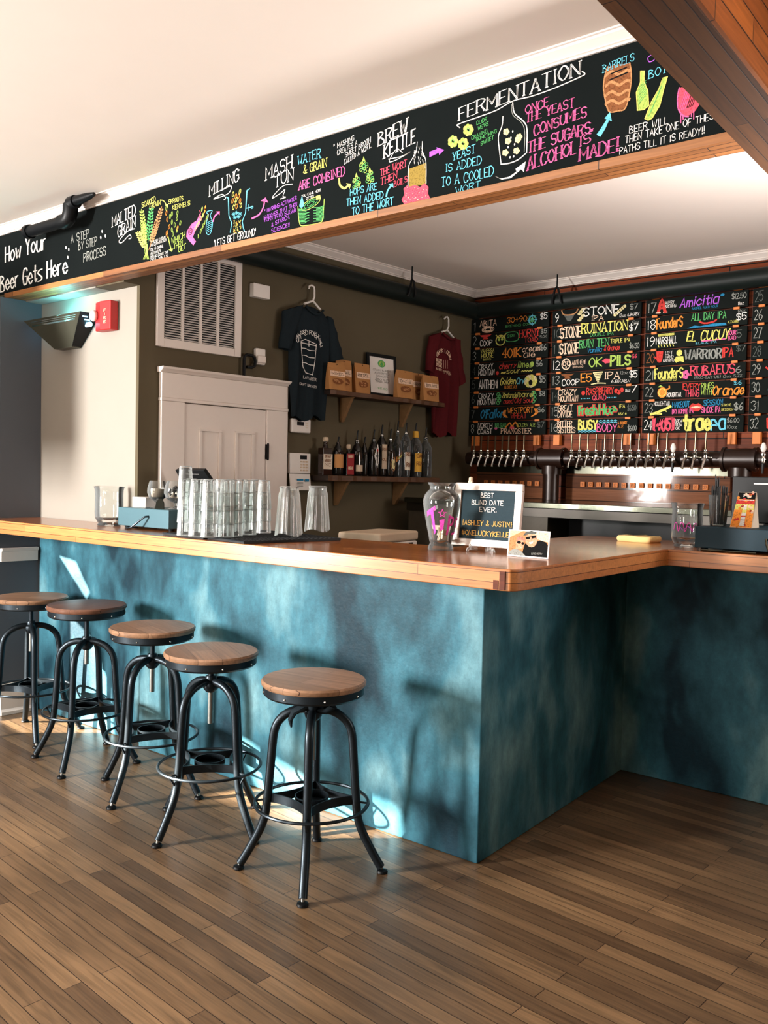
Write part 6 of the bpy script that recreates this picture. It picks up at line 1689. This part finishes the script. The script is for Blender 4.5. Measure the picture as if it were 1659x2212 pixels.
for sx in (-1, 1):
    b.tube([(sx*.062, -.03, .0), (sx*.06, -.03, zz*.5), (sx*.05, -.024, zz*.9), (sx*.03, -.008, zz*1.0-.006)], [.005, .006, .007, .006], ACRYL, 10)
    b.tube([(sx*.03, -.008, zz-.008), (sx*.04, -.035, zz-.006), (sx*.045, -.04, zz+.012)], .005, ACRYL, 8)
b.build('front_leg', es)
b = MB(); b.box(-.018, .018, .03, .036, 0, zz+.10, ACRYL); b.build('back_leg', es, smooth=0)

# photo print
Pp = on_z(1140, 1205, ZT); 
q0 = on_z(1095, 1200, ZT); q1 = on_z(1183, 1206, ZT)
pw_ = (on_y(1183, 1205, Pp.y)-on_y(1095, 1200, Pp.y)).length
ph_ = on_y(1095, 1143, Pp.y).z-on_y(1095, 1201, Pp.y).z
pt = thing('photo_print', 'colour photo of a smiling couple in caps and sunglasses leaning before the letter board', 'photo', (on_y(1095, 1201, Pp.y).x, Pp.y, ZT+.001))
pt.rotation_euler = (R(-7), 0, R(1))
b = MB(); b.box(0, pw_, 0, .003, 0, ph_, WHITEPL); b.build('card', pt, smooth=0)
b = MB(); b.hexa([(pw_*.35, .0035, 0), (pw_*.65, .0035, 0), (pw_*.35, .05, 0), (pw_*.65, .05, 0), (pw_*.4, .0035, ph_*.7), (pw_*.6, .0035, ph_*.7), (pw_*.4, .006, ph_*.7), (pw_*.6, .006, ph_*.7)], WHITEPL); b.build('strut', pt, smooth=0)
i = Ink(pt, base=0, off=.0006)
PF = lambda pts, mt, e=0: i.fill([(u*pw_, v*ph_) for u, v in pts], mt, px=False, e=e)
PO = lambda u, v, ru, rv, mt, e=0, a=0: i.oval((u*pw_, v*ph_), ru*pw_, rv*ph_, mt, px=False, e=e, a=a)
PF([(.03, .05), (.97, .05), (.97, .96), (.03, .96)], I_TAN); PF([(.03, .7), (.35, .96), (.03, .96)], I_CREAM, .0002); PF([(.66, .7), (.97, .6), (.97, .96), (.6, .96)], I_PEACH, .0002)
PF([(.36, .05), (.42, .5), (.6, .52), (.78, .66), (.92, .6), (.97, .5), (.97, .05)], I_BLACK, .0004)
PF([(.03, .05), (.06, .2), (.2, .3), (.34, .22), (.46, .05)], I_GREY, .0006)
SKIN = ink('print_skin', (222, 160, 128)); CAPC = ink('print_cap', (188, 128, 112))
PF([(.2, .28), (.3, .28), (.36, .44), (.22, .46)], SKIN, .0007); PO(.30, .48, .10, .2, SKIN, .0008, .3)
PF([(.2, .54), (.22, .72), (.32, .76), (.42, .66), (.43, .58), (.3, .64)], CAPC, .0010)
PO(.275, .53, .05, .055, I_BLACK, .0012); PO(.37, .50, .035, .05, I_BLACK, .0012); PF([(.29, .38), (.36, .37), (.33, .34)], I_WHITE, .0012)
PO(.57, .64, .14, .26, SKIN, .0009, .35); PF([(.36, .78), (.42, .93), (.56, .99), (.68, .94), (.66, .88), (.5, .86)], I_DIM, .0013)
PF([(.43, .74), (.54, .78), (.53, .68), (.45, .66)], I_BLACK, .0014); PF([(.56, .79), (.68, .84), (.67, .74), (.58, .70)], I_BLACK, .0014); i.line([(.54*pw_, .76*ph_), (.57*pw_, .78*ph_)], .002, I_BLACK, px=False, e=.0014)
PF([(.52, .56), (.62, .60), (.60, .52), (.55, .5)], I_WHITE, .0014)
i.text('BREWERY', (.6*pw_, .12*ph_), (.86*pw_, .14*ph_), .06*ph_, I_GREY, '', .14, px=False); i.build('picture')

# ---------------------------------------------------------------- right-hand counter
P = on_z(1388, 1172, ZT)
t = thing('folded_towel', 'folded yellow bar towel lying on the right-hand counter', 'towel', (on_z(1380, 1170, ZT).x, on_z(1380, 1170, ZT).y, ZT+.0005), R(-6))
tw = (on_z(1430, 1171, ZT)-on_z(1346, 1169, ZT)).length
b = MB()
def ft(u, v):
    a = 2*PI*u; c_, s_ = math.cos(a), math.sin(a)
    sx = (abs(c_)**.35)*(1 if c_ > 0 else -1); sy = (abs(s_)**.35)*(1 if s_ > 0 else -1)
    zz_ = v*.028; r = 1-.06*abs(2*v-1)**2
    return (sx*tw/2*r, sy*.07*r, zz_+.003*math.sin(sx*5+2)*v)
b.grid(ft, 48, 9, CLOTH, wrap=True); b.add([ft(k/48, 1) for k in range(48)], [tuple(range(48))], CLOTH); b.add([ft(k/48, 0) for k in range(48)], [tuple(range(48))], CLOTH)
b.build('cloth', t, smooth=60)
P = on_z(1473, 1183, ZT)
jr = thing('glass_jar', 'clear flared jar with pink scribble beside the right-hand cash drawer', 'jar', (P.x, P.y+.055, ZT+.0005))
dist = (Vector((P.x, P.y+.055, ZT))-EYE).dot(fw); kk = dist/FPX
JP = [(24, 0), (27, 2), (24, 6), (29, 12), (32, 22), (32, 60), (31, 78), (33, 90), (35, 95)]
pj = [(r*kk, z*kk) for r, z in JP]
b = MB(); b.lathe([(0, .004)]+pj+[(r-.003, z) for r, z in pj[::-1] if z > .03]+[(0, .03)], GLASS, n=40); b.build('glass_body', jr)
ja = math.atan2(-jr.location.y, -jr.location.x); rj = 32*kk
i = Ink(jr, fn=lambda u, v, o: ((rj+o)*math.cos(ja+u/rj), (rj+o)*math.sin(ja+u/rj), v))
i.line([(x*kk, (46+9*math.sin(x*.45)+2*math.cos(x*.9))*kk) for x in range(-30, 26, 2)], 1.6*kk, I_HOT, px=False); i.line([(x*kk, (42+4*math.sin(x*.35+1))*kk) for x in range(-16, 14, 2)], 1.4*kk, I_PURP, px=False)
i.build('painted_scribble')
# right cash drawer
dy = on_z(1510, 1190, ZT).y+.02
x0 = on_y(1501, 1160, dy).x
dh = on_y(1503, 1134, dy).z-on_y(1501, 1181, dy).z-.004
t = drawer('dark teal metal cash drawer on the right-hand counter with a white cable', x0, x0+.43, dy, .40, BOXDARK, lambda w_: [(.30, .002, .062), (.298, -.02, .066), (.302, -.03, .05), (.315, -.036, .02), (.335, -.04, .008), (.37, -.036, .006), (.41, -.02, .006), (.43, .02, .006)])
b = MB(); b.tube([(.03, -.012, .006), (.08, -.02, .006), (.14, -.012, .006), (.2, -.006, .006), (.26, -.012, .006)], .004, STEEL, 8); b.build('loose_wire', t)
dz = ZT+.013+dh+.0006
P = on_y(1556, 1130, dy+.12)
cup = thing('straw_cup', 'clear cup packed with black straws on the right-hand cash drawer', 'cup', (P.x-.01, dy+.12, dz))
b = MB(); b.lathe([(0, .003), (.032, 0), (.034, .004), (.044, .135), (.0445, .137), (.0425, .137), (.032, .006), (0, .006)], GLASS, n=28); b.build('glass_body', cup)
b = MB(); rn = random.Random(6)
for k in range(46):
    a = rn.random()*2*PI; r0_ = .026*math.sqrt(rn.random()); 
    r1_ = r0_*1.45; h_ = .15+.03*rn.random()+(.05 if math.cos(a) < -.3 and k % 3 == 0 else 0)
    b.tube([(r0_*math.cos(a), r0_*math.sin(a), .008), (r1_*math.cos(a+.1), r1_*math.sin(a+.1), h_)], .0026, BLACK, 6)
st_ = b.build('straws', cup); st_['kind'] = 'stuff'
# table tent card
tc0 = on_y(1578, 1136, dy+.10); tc1 = on_y(1638, 1139, dy+.10); tct = on_y(1600, 1063, dy+.13)
tc = thing('tent_card', 'orange folded table tent card with a beer bottle picture on the right-hand drawer', 'card', (tc0.x, dy+.09, dz))
tw_ = on_y(1625, 1139, dy+.10).x-tc0.x; th_ = tct.z-dz
b = MB()
b.hexa([(0, 0, 0), (tw_, 0, 0), (0, .003, 0), (tw_, .003, 0), (tw_*.2, .05, th_), (tw_, .05, th_), (tw_*.2, .053, th_), (tw_, .053, th_)], LABEL)
b.hexa([(0, .104, 0), (tw_, .104, 0), (0, .107, 0), (tw_, .107, 0), (tw_*.2, .0535, th_), (tw_, .0535, th_), (tw_*.2, .0565, th_), (tw_, .0565, th_)], LABEL)
b.build('card', tc, smooth=0)
b = MB(); b.extrude([(tw_, .003, .0), (tw_, .104, 0), (tw_, .055, th_*.98)], (.0015, 0, 0), LABEL); b.build('side_fold', tc, smooth=0)
sl = .05/th_
i = Ink(tc, fn=lambda u, v, o: (u, v*sl-o, v+o*.3), off=.001)
CF = lambda pts, mt, e=0: i.fill([((q+(1-q)*0*v)*tw_, v*th_) for q, v in pts], mt, px=False, e=e)
lx_ = lambda q, v: .2*v+(1-.2*v)*q
def C4(q0, q1, v0, v1, mt, e=0): CF([(lx_(q0, v0), v0), (lx_(q1, v0), v0), (lx_(q1, v1), v1), (lx_(q0, v1), v1)], mt, e)
C4(0.01, .99, 0.01, .8, I_ORG); C4(.01, .99, .8, .99, I_BLACK); C4(0.01, .99, .5, .66, I_YEL, .0003); C4(.01, .99, .66, .78, I_RED, .0003)
rn = random.Random(3)
for k in range(30):
    q, v = rn.random()*.9+.05, rn.random(); i.oval((lx_(q, v)*tw_, v*th_), .006, .006, [I_ORG, I_RED, I_PEACH][k % 3], px=False, e=.0005, n=7)
C4(.42, .64, .05, .5, I_WHITE, .0009); C4(.46, .62, .5, .64, I_WHITE, .0009); C4(.42, .64, .42, .5, I_YEL, .0012); C4(.42, .64, .3, .33, I_RED, .0012); C4(.42, .64, .2, .22, I_BLACK, .0012)
i.text('UPTOWN', (lx_(.3, .87)*tw_, .87*th_), (lx_(.75, .87)*tw_, .87*th_), .06*th_, I_WHITE, '', .16, px=False); C4(.1, .95, .76, .785, I_WHITE, .0012)
i.build('card_print')
# dark till screens behind the right counter
sy = fy-.45
s0_, s1_ = on_y(1578, 1128, sy), on_y(1655, 1030, sy)
t = thing('till_screen', 'black till screen at the right edge below the big brown pipe tee', 'screen', (s0_.x, sy, 0))
zc0 = s0_.z; zc1 = s1_.z
b = MB(); b.box(0, .5, 0, .05, zc0+.0, zc1, BLACK); b.build('housing', t, smooth=0, bevel=.006)
b = MB(); b.box(.10, .45, -.004, -.0005, on_y(1610, 1046, sy).z, on_y(1610, 1043, sy).z, WHITEPL); b.build('bright_edge', t, smooth=0)
b = MB(); b.box(.15, .35, .0, .05, .002, zc0-.001, BLACK); b.box(-.04, .55, -.05, .28, zc0-.13, zc0-.02, BOXDARK); b.build('stand', t, smooth=0)
